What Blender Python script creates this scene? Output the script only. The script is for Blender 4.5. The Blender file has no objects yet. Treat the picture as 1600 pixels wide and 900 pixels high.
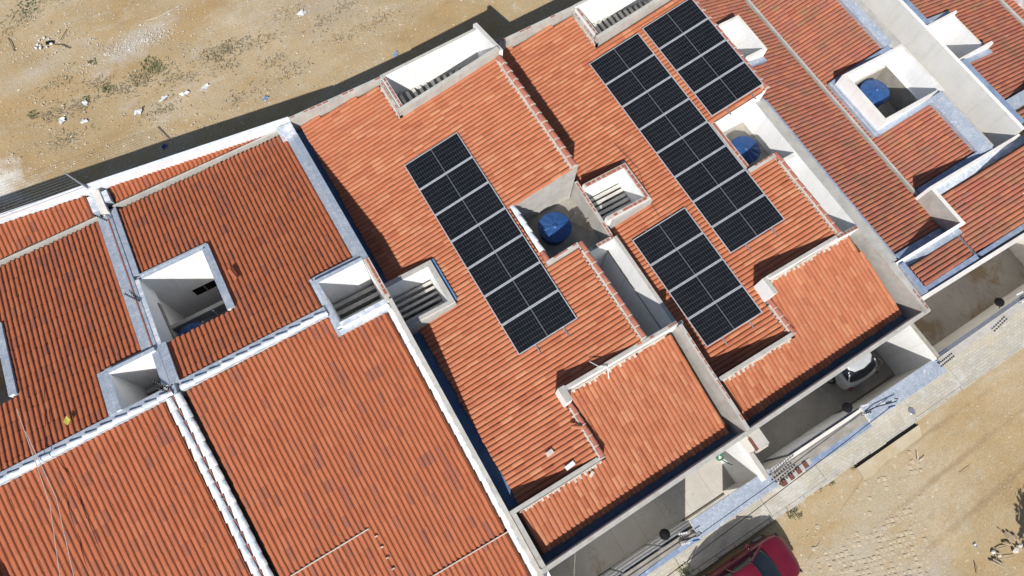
import bpy, bmesh, math, random
import numpy as np
from mathutils import Vector, Matrix
from mathutils.geometry import tessellate_polygon
random.seed(7); rng = np.random.default_rng(7)
scene = bpy.context.scene
col = scene.collection
# ---------------------------------------------------------------- camera, sky, sun, exposure
CAM = Vector((0, 0, 25.8)); F = 1046.33
RM = Matrix(((0.85995277, 0.46505986, -0.21023929), (-0.50853298, 0.8157288, -0.27564602), (0.04330634, 0.34395617, 0.93798652)))
cd = bpy.data.cameras.new('camera'); cam = bpy.data.objects.new('camera', cd); col.objects.link(cam)
cam.matrix_world = Matrix.Translation(CAM) @ RM.to_4x4()
cd.sensor_width = 36; cd.lens = F / 1600 * 36; cd.clip_end = 1000; cd.clip_start = .1
scene.camera = cam
w = bpy.data.worlds.new('World'); scene.world = w; w.use_nodes = True
nt = w.node_tree; bg = nt.nodes['Background']; sky = nt.nodes.new('ShaderNodeTexSky')
sky.sky_type = 'NISHITA'; sky.sun_disc = False; sky.sun_elevation = math.radians(42); sky.sun_rotation = math.radians(215.8)
nt.links.new(sky.outputs[0], bg.inputs[0]); bg.inputs[1].default_value = 0.072
sl = bpy.data.lights.new('sun', 'SUN'); sl.energy = 4.6; sl.angle = math.radians(.5); sl.color = (1, .955, .89)
so = bpy.data.objects.new('sun', sl); col.objects.link(so)
so.rotation_euler = Vector((.65, .90, -1)).to_track_quat('-Z', 'Y').to_euler(); so.location = (-20, -28, 40)
vs = scene.view_settings; vs.view_transform = 'Standard'; vs.look = 'None'; vs.exposure = 0.32; vs.gamma = 1
# ---------------------------------------------------------------- materials
MATS = {}
def nodes(name):
    m = bpy.data.materials.new(name); m.use_nodes = True
    t = m.node_tree; b = t.nodes['Principled BSDF']; MATS[name] = m
    return m, t, b, (lambda k: t.nodes.new(k)), t.links.new
def geopos(N, L, t, scale, detail=4, rough=.6, dist=0.0, sx=(1, 1, 1)):
    g = N('ShaderNodeNewGeometry'); mp = N('ShaderNodeMapping'); mp.inputs['Scale'].default_value = sx
    n = N('ShaderNodeTexNoise'); n.inputs['Scale'].default_value = scale; n.inputs['Detail'].default_value = detail
    n.inputs['Roughness'].default_value = rough; n.inputs['Distortion'].default_value = dist
    L(g.outputs['Position'], mp.inputs[0]); L(mp.outputs[0], n.inputs['Vector']); return n
def ramp(N, stops, interp='LINEAR'):
    r = N('ShaderNodeValToRGB'); r.color_ramp.interpolation = interp
    e = r.color_ramp.elements
    e[0].position, e[0].color = stops[0][0], (*stops[0][1], 1)
    e[1].position, e[1].color = stops[-1][0], (*stops[-1][1], 1)
    for p, c in stops[1:-1]:
        x = e.new(p); x.color = (*c, 1)
    return r
def mixc(N, L, a, b, fac, mode='MIX'):
    m = N('ShaderNodeMix'); m.data_type = 'RGBA'; m.blend_type = mode
    for s, v in ((m.inputs[0], fac), (m.inputs[6], a), (m.inputs[7], b)):
        if hasattr(v, 'is_linked') or hasattr(v, 'links'): L(v, s)
        else: s.default_value = v if isinstance(v, (int, float)) else (*v, 1)
    return m.outputs[2]
def bump(N, L, b, h, s=.3, d=.01):
    x = N('ShaderNodeBump'); x.inputs['Strength'].default_value = s; x.inputs['Distance'].default_value = d
    L(h, x.inputs['Height']); L(x.outputs[0], b.inputs['Normal'])
def surf(name, c1, c2, scale=2.0, rough=.85, metal=0.0, bs=.25, stain=None, fine=40, lo=.35, hi=.65, sx=(1, 1, 1), bd=.006):
    m, t, b, N, L = nodes(name)
    n = geopos(N, L, t, scale, 6, .65, .3, sx); r = ramp(N, [(lo, c1), (hi, c2)]); L(n.outputs[0], r.inputs[0]); out = r.outputs[0]
    f = geopos(N, L, t, fine, 5, .7)
    fr = ramp(N, [(.3, (.82, .82, .82)), (.7, (1.12, 1.12, 1.12))]); L(f.outputs[0], fr.inputs[0])
    out = mixc(N, L, out, fr.outputs[0], 1.0, 'MULTIPLY')
    if stain:
        sc, st, amount, thr = stain
        s = geopos(N, L, t, sc, 8, .75, .6); sr = ramp(N, [(thr, (0, 0, 0)), (thr + .1, (amount,) * 3)]); L(s.outputs[0], sr.inputs[0])
        out = mixc(N, L, out, st, sr.outputs[0])
    if 'plaster' in name or 'render' in name:
        k = geopos(N, L, t, 4.5, 6, .7, .3, (1, 1, .07)); kr = ramp(N, [(.50, (1, 1, 1)), (.68, (.90, .895, .88))]); L(k.outputs[0], kr.inputs[0])
        out = mixc(N, L, out, kr.outputs[0], 1.0, 'MULTIPLY')
    L(out, b.inputs['Base Color']); b.inputs['Roughness'].default_value = rough; b.inputs['Metallic'].default_value = metal
    bump(N, L, b, f.outputs[0], bs, bd)
    return m
def tilemat(name, cols, weather, wamt, speck=0.0, thr=.56):
    m, t, b, N, L = nodes(name)
    oi = N('ShaderNodeObjectInfo'); at = N('ShaderNodeAttribute'); at.attribute_name = 'rnd'
    ad = N('ShaderNodeMath'); ad.operation = 'ADD'; L(oi.outputs['Random'], ad.inputs[0]); L(at.outputs['Fac'], ad.inputs[1])
    fr = N('ShaderNodeMath'); fr.operation = 'FRACT'; L(ad.outputs[0], fr.inputs[0])
    r = ramp(N, [(i / (len(cols) - 1), c) for i, c in enumerate(cols)]); L(fr.outputs[0], r.inputs[0])
    n = geopos(N, L, t, 1.1, 6, .7, .4); wr = ramp(N, [(thr - .06, (0, 0, 0)), (thr + .12, (wamt,) * 3)]); L(n.outputs[0], wr.inputs[0])
    o = mixc(N, L, r.outputs[0], weather, wr.outputs[0])
    f = geopos(N, L, t, 28, 5, .7); f2 = ramp(N, [(.25, (.8, .8, .8)), (.75, (1.15, 1.15, 1.15))]); L(f.outputs[0], f2.inputs[0])
    o = mixc(N, L, o, f2.outputs[0], 1.0, 'MULTIPLY')
    if speck:
        s = geopos(N, L, t, 7, 3, .6); sr = ramp(N, [(.70, (0, 0, 0)), (.74, (speck,) * 3)]); L(s.outputs[0], sr.inputs[0])
        o = mixc(N, L, o, (.62, .55, .48), sr.outputs[0])
    L(o, b.inputs['Base Color']); b.inputs['Roughness'].default_value = .8; b.inputs['Specular IOR Level'].default_value = .3
    bump(N, L, b, f.outputs[0], .25, .004)
    return m
O = lambda r, g, b: (r, g, b)
TA = tilemat('clay_tile_orange_brown', [O(0.379, 0.116, 0.052), O(0.360, 0.109, 0.049), O(0.393, 0.130, 0.061), O(0.351, 0.103, 0.047), O(0.403, 0.135, 0.065), O(0.370, 0.113, 0.052), O(0.384, 0.122, 0.057), O(0.355, 0.111, 0.051), O(0.272, 0.098, 0.062), O(0.374, 0.116, 0.052)], (.31, .115, .066), .4, thr=.60)
TC = tilemat('clay_tile_fresh_orange', [O(0.411, 0.140, 0.067), O(0.435, 0.162, 0.084), O(0.388, 0.127, 0.060), O(0.445, 0.169, 0.089), O(0.411, 0.142, 0.070), O(0.421, 0.153, 0.077), O(0.354, 0.112, 0.055), O(0.421, 0.154, 0.078), O(0.472, 0.205, 0.108), O(0.378, 0.126, 0.062)], (.35, .125, .068), .5, .4, .55)
TE = tilemat('clay_tile_weathered_red', [O(.35, .118, .074), O(.38, .14, .085), O(.32, .105, .068), O(.36, .135, .095), O(.42, .155, .080), O(.30, .12, .088), O(.35, .125, .074), O(.33, .16, .085)], (.22, .13, .078), .7, .8, .56)
BRICK = surf('red_brick', (.27, .09, .065), (.36, .13, .09), 9, .85)
WHITE = surf('white_plaster', (.84, .845, .845), (.88, .88, .88), 1.2, .8, bs=.12, stain=(1.3, (.72, .71, .69), .3, .62))
WHITE2 = surf('offwhite_plaster', (.62, .60, .56), (.72, .70, .66), 1.5, .85, bs=.15, stain=(1.1, (.45, .40, .33), .5, .58))
GRAY = surf('grey_render', (.37, .36, .335), (.47, .455, .42), 2.2, .9, bs=.3, stain=(1.7, (.28, .265, .235), .6, .56))
CONC = surf('rough_concrete', (.24, .225, .20), (.36, .335, .295), 1.8, .9, bs=.4, stain=(2.2, (.22, .20, .17), .6, .56))
MORT = surf('pale_mortar', (.42, .36, .31), (.56, .50, .44), 8, .9, bs=.5)
DKRED = surf('dark_red_block', (.13, .045, .035), (.18, .065, .05), 9, .85)
DARK = surf('dark_underlay', (.10, .045, .03), (.16, .07, .045), 3, .95)
SLAT = surf('concrete_slat', (.40, .39, .36), (.52, .51, .48), 4, .85)
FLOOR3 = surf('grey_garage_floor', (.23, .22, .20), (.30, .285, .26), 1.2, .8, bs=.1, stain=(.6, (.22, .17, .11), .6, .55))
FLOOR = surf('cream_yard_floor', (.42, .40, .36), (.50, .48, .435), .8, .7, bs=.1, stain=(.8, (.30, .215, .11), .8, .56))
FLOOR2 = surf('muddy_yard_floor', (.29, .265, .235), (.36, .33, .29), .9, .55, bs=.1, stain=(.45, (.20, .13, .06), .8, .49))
def silver(name, c1, c2, rough, metal):
    m, t, b, N, L = nodes(name)
    n = geopos(N, L, t, 3.0, 5, .6, 1.2); r = ramp(N, [(.42, c1), (.66, c2)]); L(n.outputs[0], r.inputs[0])
    q = geopos(N, L, t, 11, 6, .75, 2.6, (1, .5, 1)); qr = ramp(N, [(.57, (0, 0, 0)), (.63, (.85,) * 3)]); L(q.outputs[0], qr.inputs[0])
    L(mixc(N, L, r.outputs[0], (.80, .81, .82), qr.outputs[0]), b.inputs['Base Color']); b.inputs['Roughness'].default_value = rough; b.inputs['Metallic'].default_value = metal
    v = geopos(N, L, t, 9, 4, .6, 1.5); bump(N, L, b, v.outputs[0], .5, .018)
    return m
SILV = silver('aluminium_flashing', (.31, .36, .44), (.42, .465, .53), .5, .15)
SILVW = silver('silver_paint_coating', (.46, .52, .60), (.80, .81, .82), .5, .1)
MEMB = surf('white_membrane', (.60, .64, .69), (.80, .82, .84), 5, .6, bs=.4, stain=(2.2, (.42, .48, .58), .6, .58), sx=(1, 3, 1))
GUTF = surf('dark_painted_gutter', (.10, .15, .22), (.16, .22, .31), 3, .6, stain=(2.6, (.04, .045, .05), .85, .60))
CANO = silver('canopy_membrane', (.27, .315, .39), (.35, .395, .46), .5, .1)
WHITE3 = surf('cream_plaster', (.64, .635, .61), (.71, .70, .68), 1.2, .8, bs=.12, stain=(1.3, (.56, .54, .50), .4, .6))
NAVY = surf('shade_blue_membrane', (.07, .15, .29), (.12, .22, .38), 2.5, .6, stain=(3.0, (.05, .06, .07), .8, .62))  # flashing blue deepened in the base colour for the gutter's shade; stains besides
BLUE = surf('blue_flashing_tape', (.18, .245, .37), (.30, .365, .48), 3, .5, .1, stain=(6, (.62, .66, .72), .8, .58))
PLAS = surf('blue_tank_plastic', (.010, .055, .18), (.018, .075, .23), 3, .5, bs=.05, stain=(9, (.45, .55, .65), .5, .70))
BLACK = surf('black_plastic', (.008, .008, .009), (.014, .014, .015), 8, .9); BLACK.node_tree.nodes['Principled BSDF'].inputs['Specular IOR Level'].default_value = .1
METAL = surf('galvanised_metal', (.42, .43, .45), (.55, .56, .58), 10, .4, .8)
ALU = surf('anodised_frame', (.46, .48, .52), (.56, .58, .62), 10, .45, .3)
BACKS = surf('panel_backsheet', (.085, .09, .10), (.11, .115, .13), 10, .5)
WOOD = surf('weathered_wood', (.24, .185, .13), (.40, .33, .25), 12, .85, sx=(1, 6, 6))
GLASS = surf('dark_car_glass', (.012, .016, .024), (.018, .022, .032), 2, .08)
TYRE = surf('tyre_rubber', (.015, .015, .015), (.03, .03, .03), 10, .8)
REDL = surf('red_lamp_lens', (.09, .006, .007), (.13, .01, .01), 5, .2)
DARKV = surf('dead_stalks', (.13, .11, .075), (.19, .16, .11), 12, .9)
LEAF = surf('weed_leaf', (.07, .095, .03), (.13, .15, .055), 12, .8)
DRY = surf('dry_weed', (.20, .175, .10), (.30, .26, .16), 12, .9)
STONE = surf('limestone_cobble', (.36, .30, .205), (.50, .43, .32), 7, .85, bs=.4)
PEB = surf('pale_rubble', (.40, .355, .29), (.72, .69, .64), 5, .9)
LPLAS = surf('white_plastic_scrap', (.56, .58, .60), (.70, .72, .74), 8, .6)
GREEN = surf('green_hose', (.03, .16, .08), (.05, .22, .12), 8, .4)
def carpaint(name, c, c2):
    m, t, b, N, L = nodes(name)
    n = geopos(N, L, t, 3.5, 5, .6); r = ramp(N, [(.35, c), (.7, c2)]); L(n.outputs[0], r.inputs[0]); L(r.outputs[0], b.inputs['Base Color'])
    b.inputs['Roughness'].default_value = .35; b.inputs['Coat Weight'].default_value = .6; b.inputs['Coat Roughness'].default_value = .08
    b.inputs['Metallic'].default_value = .15; return m
REDP = carpaint('crimson_car_paint', (.13, .005, .017), (.165, .008, .022)); WHP = carpaint('white_car_paint', (.42, .44, .46), (.48, .49, .50))
# solar cell
m, t, b, N, L = nodes('solar_cell'); CELL = m
n = geopos(N, L, t, 5, 2); r = ramp(N, [(.3, (.0045, .006, .009)), (.7, (.007, .009, .013))]); L(n.outputs[0], r.inputs[0])
dn = geopos(N, L, t, 1.4, 8, .75, .5); dr = ramp(N, [(.45, (0, 0, 0)), (.75, (.10,) * 3)]); L(dn.outputs[0], dr.inputs[0])
L(mixc(N, L, r.outputs[0], (.07, .065, .055), dr.outputs[0]), b.inputs['Base Color'])
b.inputs['Roughness'].default_value = .35; b.inputs['Specular IOR Level'].default_value = .16
# earth
def earth():
    m, t, b, N, L = nodes('sandy_earth')
    n1 = geopos(N, L, t, .16, 8, .62, .6, (1, 1.9, 1)); r1 = ramp(N, [(.33, (.35, .25, .13)), (.47, (.39, .305, .185)), (.58, (.43, .355, .245)), (.72, (.49, .43, .33))]); L(n1.outputs[0], r1.inputs[0])
    n2 = geopos(N, L, t, 1.1, 8, .72, .5, (1, 1.6, 1)); r2 = ramp(N, [(.40, (0, 0, 0)), (.62, (.55,) * 3)]); L(n2.outputs[0], r2.inputs[0])
    o = mixc(N, L, r1.outputs[0], (.41, .285, .145), r2.outputs[0])
    n3 = geopos(N, L, t, .42, 9, .7, 1.2, (1, 2.2, 1)); r3 = ramp(N, [(.58, (0, 0, 0)), (.68, (.7,) * 3)]); L(n3.outputs[0], r3.inputs[0])
    o = mixc(N, L, o, (.47, .43, .36), r3.outputs[0])
    n4 = geopos(N, L, t, 2.7, 10, .88, .4); r4 = ramp(N, [(.53, (0, 0, 0)), (.64, (.5,) * 3)]); L(n4.outputs[0], r4.inputs[0])
    o = mixc(N, L, o, (.27, .205, .12), r4.outputs[0])
    g = N('ShaderNodeNewGeometry'); wob = geopos(N, L, t, 1.3, 8, .75)
    for (cx, cy, rx, ry, ang_, c_, amt) in PATCHES:
        mp = N('ShaderNodeMapping'); mp.vector_type = 'TEXTURE'; mp.inputs['Location'].default_value = (cx, cy, 0); mp.inputs['Rotation'].default_value = (0, 0, ang_); mp.inputs['Scale'].default_value = (rx, ry, 50)
        L(g.outputs['Position'], mp.inputs[0]); ln = N('ShaderNodeVectorMath'); ln.operation = 'LENGTH'; L(mp.outputs[0], ln.inputs[0])
        ad = N('ShaderNodeMath'); ad.operation = 'MULTIPLY_ADD'; L(wob.outputs[0], ad.inputs[0]); ad.inputs[1].default_value = 2.2; L(ln.outputs['Value'], ad.inputs[2])
        rr = ramp(N, [(.40, (amt,) * 3), (.72, (0, 0, 0))]); dv = N('ShaderNodeMath'); dv.operation = 'MULTIPLY'; L(ad.outputs[0], dv.inputs[0]); dv.inputs[1].default_value = .35; L(dv.outputs[0], rr.inputs[0])
        o = mixc(N, L, o, c_, rr.outputs[0])
    n5 = geopos(N, L, t, 14, 8, .8); r5 = ramp(N, [(.3, (.72, .72, .72)), (.7, (1.25, 1.25, 1.25))]); L(n5.outputs[0], r5.inputs[0])
    o = mixc(N, L, o, r5.outputs[0], 1.0, 'MULTIPLY')
    n6 = geopos(N, L, t, 9, 2, .5); r6 = ramp(N, [(.70, (0, 0, 0)), (.73, (.8,) * 3)]); L(n6.outputs[0], r6.inputs[0])
    o = mixc(N, L, o, (.60, .56, .50), r6.outputs[0])
    L(o, b.inputs['Base Color']); b.inputs['Roughness'].default_value = .95; b.inputs['Specular IOR Level'].default_value = .15
    bump(N, L, b, n5.outputs[0], .6, .03)
    return m
# lime spill, pale tracks, ochre clay: stains lying on the bare lot and the street
PATCHES = [(-10.6, 22.4, 1.5, 1.3, 0, (.66, .64, .60), .95), (-3.0, 26.7, 3.2, .9, .35, (.46, .43, .38), .9), (-7.5, 27.2, 3.0, .7, .25, (.44, .39, .31), .8), (.5, 27.0, 2.6, 1.2, .2, (.36, .24, .11), .8), (-9.5, 25.8, 3.5, 1.6, .1, (.37, .25, .12), .7),
           (-11.5, 30.5, 2.5, 1.2, 0, (.24, .21, .15), .8), (5.5, 24.5, 4.5, 2.0, 0, (.40, .35, .285), .6), (11.5, -7.6, 3.6, 1.7, .15, (.42, .385, .31), .8), (14.0, -6.3, 3.0, 1.2, 0, (.40, .35, .25), .6), (18.5, -8.8, 2.6, 2.0, .3, (.35, .25, .125), .8), (12.4, -9.8, 2.6, 1.4, 0, (.40, .38, .34), .8), (17.5, -7.1, 5.5, .16, .04, (.30, .22, .13), .8), (18.0, -8.7, 5.5, .18, .05, (.29, .215, .125), .8), (17.0, -5.7, 4.5, .14, 0, (.27, .20, .12), .7)]
EARTH = earth()
def paving():
    m, t, b, N, L = nodes('sidewalk_paving')
    g = N('ShaderNodeNewGeometry'); br = N('ShaderNodeTexBrick'); L(g.outputs['Position'], br.inputs['Vector'])
    br.inputs['Scale'].default_value = 1; br.inputs['Brick Width'].default_value = .22; br.inputs['Row Height'].default_value = .11; br.inputs['Mortar Size'].default_value = .006
    br.inputs['Color1'].default_value = (.36, .35, .315, 1); br.inputs['Color2'].default_value = (.44, .43, .39, 1); br.inputs['Mortar'].default_value = (.27, .24, .19, 1)
    n = geopos(N, L, t, .9, 8, .7, .5, (1, 2, 1)); r = ramp(N, [(.46, (0, 0, 0)), (.66, (.6,) * 3)]); L(n.outputs[0], r.inputs[0])
    o = mixc(N, L, br.outputs[0], (.43, .37, .26), r.outputs[0])
    n2 = geopos(N, L, t, .35, 6, .7, .5); r2 = ramp(N, [(.52, (0, 0, 0)), (.64, (.6,) * 3)]); L(n2.outputs[0], r2.inputs[0])
    o = mixc(N, L, o, (.56, .56, .55), r2.outputs[0])
    n5 = geopos(N, L, t, 18, 8, .8); r5 = ramp(N, [(.3, (.80, .80, .80)), (.7, (1.15, 1.15, 1.15))]); L(n5.outputs[0], r5.inputs[0])
    o = mixc(N, L, o, r5.outputs[0], 1.0, 'MULTIPLY')
    L(o, b.inputs['Base Color']); b.inputs['Roughness'].default_value = .9; bump(N, L, b, n5.outputs[0], .4, .01); return m
PAVE = paving()
# ---------------------------------------------------------------- helpers
def mesh(name, verts, faces, mats, fm=None, smooth=False):
    me = bpy.data.meshes.new(name); me.from_pydata(verts, [], faces)
    for x in (mats if isinstance(mats, (list, tuple)) else [mats]): me.materials.append(x)
    if fm: me.polygons.foreach_set('material_index', fm)
    if smooth: me.polygons.foreach_set('use_smooth', [True] * len(faces))
    me.update(); return me
def put(name, me, parent=None, mw=None):
    o = bpy.data.objects.new(name, me); col.objects.link(o)
    if mw is not None: o.matrix_basis = mw
    if parent is not None:
        o.parent = parent; o.matrix_parent_inverse = WINV[parent.name] if parent.name in WINV else Matrix.Identity(4)
    WINV[o.name] = Matrix.Identity(4) if parent is not None else (o.matrix_basis.inverted() if mw is not None else Matrix.Identity(4))
    return o
WINV = {}
def part(name, verts, faces, mats, parent=None, fm=None, smooth=False): return put(name, mesh(name, verts, faces, mats, fm, smooth), parent)
def thing(name, label, cat, loc=(0, 0, 0), group=None):
    o = bpy.data.objects.new(name, None); col.objects.link(o); o.location = loc; o.empty_display_size = .3
    o['label'] = label; o['category'] = cat
    if group: o['group'] = group
    WINV[o.name] = Matrix.Translation(-Vector(loc)); return o
def tag(o, label, cat, group=None):
    o['label'] = label; o['category'] = cat
    if group: o['group'] = group
    return o
def ev(z, x, y): return z(x, y) if callable(z) else z
def prism(name, pts, zt, zb, mats, parent=None, fm2=None):
    """vertical prism over a footprint; mats = side or [side, top]"""
    n = len(pts); A = sum(pts[i][0] * pts[(i + 1) % n][1] - pts[(i + 1) % n][0] * pts[i][1] for i in range(n))
    if A < 0: pts = pts[::-1]
    v = [(x, y, ev(zt, x, y)) for x, y in pts] + [(x, y, ev(zb, x, y)) for x, y in pts]
    tri = tessellate_polygon([[Vector((x, y, 0)) for x, y in pts]])
    f = []; fm = []
    for a in tri:
        p = [pts[i] for i in a]; s = (p[1][0] - p[0][0]) * (p[2][1] - p[0][1]) - (p[2][0] - p[0][0]) * (p[1][1] - p[0][1])
        a = tuple(a) if s > 0 else tuple(a)[::-1]
        f.append(a); fm.append(1); f.append(tuple(i + n for i in a[::-1])); fm.append(0)
    for i in range(n):
        j = (i + 1) % n; f.append((i, i + n, j + n, j)); fm.append(0)
    ms = mats if isinstance(mats, (list, tuple)) else [mats, mats]
    return part(name, v, f, ms, parent, fm)
def wall(name, parent, x0, x1, y0, y1, zt, zb=0.0, mats=None):
    return prism(name, [(x0, y0), (x1, y0), (x1, y1), (x0, y1)], zt, zb, mats or [WHITE, GRAY], parent)
def ridged(name, parent, p0, p1, r, h, mat, step=.38, jit=.012, sub=None):
    """row of overlapping half-round tiles from p0 to p1"""
    p0 = Vector(p0); p1 = Vector(p1); d = p1 - p0; Ln = d.length; u = d.normalized(); v = Vector((0, 0, 1)).cross(u).normalized(); nn = u.cross(v)
    key = (name, r, h, mat.name)
    if key not in RC:
        vs_, fs = [], []; K = 7
        st_ = .05 if 'silver' in name or 'flashed' in name else .022
        for e, (x, s, z) in enumerate(((0, 1.0, st_), (.44, .80 if st_ > .03 else .88, 0), (0, 1.0, .006))):
            for k in range(K):
                a = math.pi * k / (K - 1); vs_.append((x, -math.cos(a) * r * s, math.sin(a) * h * s + z))
        for k in range(K - 1): fs.append((k, K + k, K + k + 1, k + 1)); fs.append((k, k + 1, 2 * K + k + 1, 2 * K + k))
        RC[key] = mesh(name, vs_, [q[::-1] for q in fs], mat, smooth=False)
        RC[key].polygons.foreach_set('use_smooth', [i % 2 == 0 for i in range(len(fs))])
    n = max(1, int(round(Ln / step)))
    for i in range(n):
        p = p0 + u * (i * Ln / n); a = random.gauss(0, .02)
        uu = (u + v * a).normalized(); vv = nn.cross(uu)
        M = Matrix(((uu.x, vv.x, nn.x, p.x), (uu.y, vv.y, nn.y, p.y + random.gauss(0, jit * .4)), (uu.z, vv.z, nn.z, p.z + random.uniform(0, jit)), (0, 0, 0, 1)))
        put(name, RC[key], parent, M)
        if name == 'ridge_tile':
            jk = ('joint', r, h)
            if jk not in RC:
                v2, f2 = [], []; K = 7
                for x in (-.018, .014):
                    for k in range(K):
                        a_ = math.pi * k / (K - 1); v2.append((x, -math.cos(a_) * (r + .012), math.sin(a_) * (h + .034)))
                for k in range(K - 1): f2.append((k, k + 1, K + k + 1, K + k))
                f2 += [tuple(range(K))[::-1], tuple(range(K, 2 * K))]
                RC[jk] = mesh('mortar_joint', v2, f2, MORT)
            put('mortar_joint', RC[jk], parent, M)
RC = {}
BR = mesh('brick', [(x, y, z) for x in (-.5, .5) for y in (-.5, .5) for z in (-.5, .5)], [(0, 1, 3, 2), (4, 6, 7, 5), (0, 4, 5, 1), (2, 3, 7, 6), (0, 2, 6, 4), (1, 5, 7, 3)], BRICK)
def bricks(parent, p0, p1, wd, n, zf, skip=.25, ln=.17):
    """half-exposed bricks set into the top of a wall"""
    p0 = Vector(p0); p1 = Vector(p1); d = (p1 - p0); a = math.atan2(d.y, d.x)
    for i in range(n):
        if random.random() < skip: continue
        p = p0 + d * ((i + .5) / n); z = ev(zf, p.x, p.y)
        slope = (ev(zf, p1.x, p1.y) - ev(zf, p0.x, p0.y)) / d.length
        M = Matrix.Translation((p.x, p.y, z - .014)) @ Matrix.Rotation(a + random.gauss(0, .02), 4, 'Z') @ Matrix.Rotation(-math.atan(slope), 4, 'Y') @ Matrix.Diagonal((ln * random.uniform(.75, 1.1), wd * random.uniform(.7, 1), .04, 1))
        put('brick', BR, parent, M)
# --- clay tiles
def tiletemplate(bw, bh, pitch, L=.47):
    K = 6; prof = [(-pitch / 2, 0.004)] + [(-math.cos(math.pi * k / K) * bw / 2, math.sin(math.pi * k / K) ** .6 * bh + .004) for k in range(K + 1)] + [(pitch / 2, .004)]
    v = []; n = len(prof)
    for (u, s, hh, off) in ((0, 1, 1, .011), (L, .94, .94, 0.0), (0, 1, 1, .002), (0, 1, 1, .011)):
        for i, (a, h) in enumerate(prof):
            e = i in (0, n - 1); v.append((u, a if e else a * s, (h if e else h * hh) + off))
    f = []; sm = []
    for k in range(n - 1): f.append((k + 1, n + k + 1, n + k, k)); sm.append(1 <= k <= n - 3); f.append((3 * n + k, 2 * n + k, 2 * n + k + 1, 3 * n + k + 1)); sm.append(False)
    f = [q[::-1] for q in f]
    return v, f, sm
PROFILE = {'narrow': (.112, .050, .166), 'wide': (.146, .050, .170)}
TILEMESH = {}
def scan(poly, c, axis):
    """intervals of the polygon along `axis` at the other coordinate = c"""
    xs = []
    n = len(poly)
    for i in range(n):
        a, b = poly[i], poly[(i + 1) % n]; o = 1 - axis
        if (a[o] > c) != (b[o] > c):
            t_ = (c - a[o]) / (b[o] - a[o]); xs.append(a[axis] + t_ * (b[axis] - a[axis]))
    xs.sort(); return list(zip(xs[::2], xs[1::2]))
def roof(house, plane, axis, poly, kind, mat, name='roof', avoid=(), nmax=300, slab=.12, ext=0.0):
    """plane z=a+bx+cy; tiles run along axis (0=x,1=y) and drop towards the low side"""
    a, bx, cy = plane; zf = lambda x, y: a + bx * x + cy * y
    rf = prism(name, poly, lambda x, y: zf(x, y) - .075, lambda x, y: zf(x, y) - .075 - slab, [DARK, DARK], house)
    g = bx if axis == 0 else cy; s = math.hypot(1, g); up = 1 if g > 0 else -1
    N_ = Vector((-bx, -cy, 1)).normalized(); U_ = Vector((up if axis == 0 else 0, up if axis == 1 else 0, abs(g))).normalized(); V_ = N_.cross(U_)
    bw, bh, pitch = PROFILE[kind]; key = (kind, mat.name)
    if key not in TILEMESH:
        v, f, sm = tiletemplate(bw, bh, pitch); me = mesh('tile', v, f, mat); me.polygons.foreach_set('use_smooth', sm); TILEMESH[key] = (me, v, f, sm)
    me, tv, tf, sm = TILEMESH[key]; tv = np.array(tv)
    expo = .40 / s; o = 1 - axis; lo = min(p[o] for p in poly); hi = max(p[o] for p in poly)
    full, cut = [], []
    ncol = int((hi - lo) / pitch)
    off = (hi - lo - ncol * pitch) / 2
    for k in range(ncol):
        c = lo + off + (k + .5) * pitch
        for (p, q) in scan(poly, c, axis):
            if q - p < .12: continue
            q -= 0.03
            st, en = (p, q) if up > 0 else (-q, -p)
            x = st; shift = random.gauss(0, .006)
            while x < en - .05:
                r_ = en - x; ln = 1.0 if r_ > expo * 1.05 else max(.2, r_ / expo * .9)
                r0 = x + shift + random.gauss(0, .010); r1 = r0 * up; pos = Vector((r1, c, 0)) if axis == 0 else Vector((c, r1, 0))
                pos.z = zf(pos.x, pos.y) - .05 + random.uniform(0, .009)
                an = random.gauss(0, .009); U2 = (U_ + V_ * an).normalized(); V2 = N_.cross(U2); pos += V_ * random.gauss(0, .003)
                (full if ln == 1.0 else cut).append((pos, U2, V2, ln)); x += expo
    R_t = RM.transposed()
    def rank(e):
        p = e[0]; cc = R_t @ (p - CAM); px = 800 + F * cc.x / -cc.z; py = 450 - F * cc.y / -cc.z
        d = (p - CAM).length
        if not (5 < px < 1595 and 5 < py < 895): d += 1000
        for (x0, x1, y0, y1) in avoid:
            if x0 < p.x < x1 and y0 < p.y < y1: d += 500
        return d
    full.sort(key=rank); ind = full[:nmax]; rest = full[nmax:] + cut
    for pos, U2, V2, ln in ind:
        M = Matrix(((U2.x, V2.x, N_.x, pos.x), (U2.y, V2.y, N_.y, pos.y), (U2.z, V2.z, N_.z, pos.z), (0, 0, 0, 1)))
        put('tile', me, rf, M)
    if rest:
        nv = len(tv); P = np.array([e[0][:] for e in rest]); U = np.array([e[1][:] for e in rest]); V = np.array([e[2][:] for e in rest]); Ls = np.array([e[3] for e in rest]); NN = np.array(N_[:])
        vv = P[:, None, :] + (tv[None, :, 0] * Ls[:, None])[..., None] * U[:, None, :] + tv[None, :, 1, None] * V[:, None, :] + tv[None, :, 2, None] * NN
        ff = (np.array(tf)[None] + (np.arange(len(rest)) * nv)[:, None, None]).reshape(-1, 4)
        m2 = bpy.data.meshes.new('tile_field'); m2.from_pydata(vv.reshape(-1, 3).tolist(), [], ff.tolist()); m2.materials.append(mat)
        m2.polygons.foreach_set('use_smooth', sm * len(rest))
        at = m2.attributes.new('rnd', 'FLOAT', 'POINT'); at.data.foreach_set('value', np.repeat(rng.random(len(rest)), nv).astype(np.float32))
        x = put('tile_field', m2, rf); x['kind'] = 'stuff'
    return rf
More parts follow.
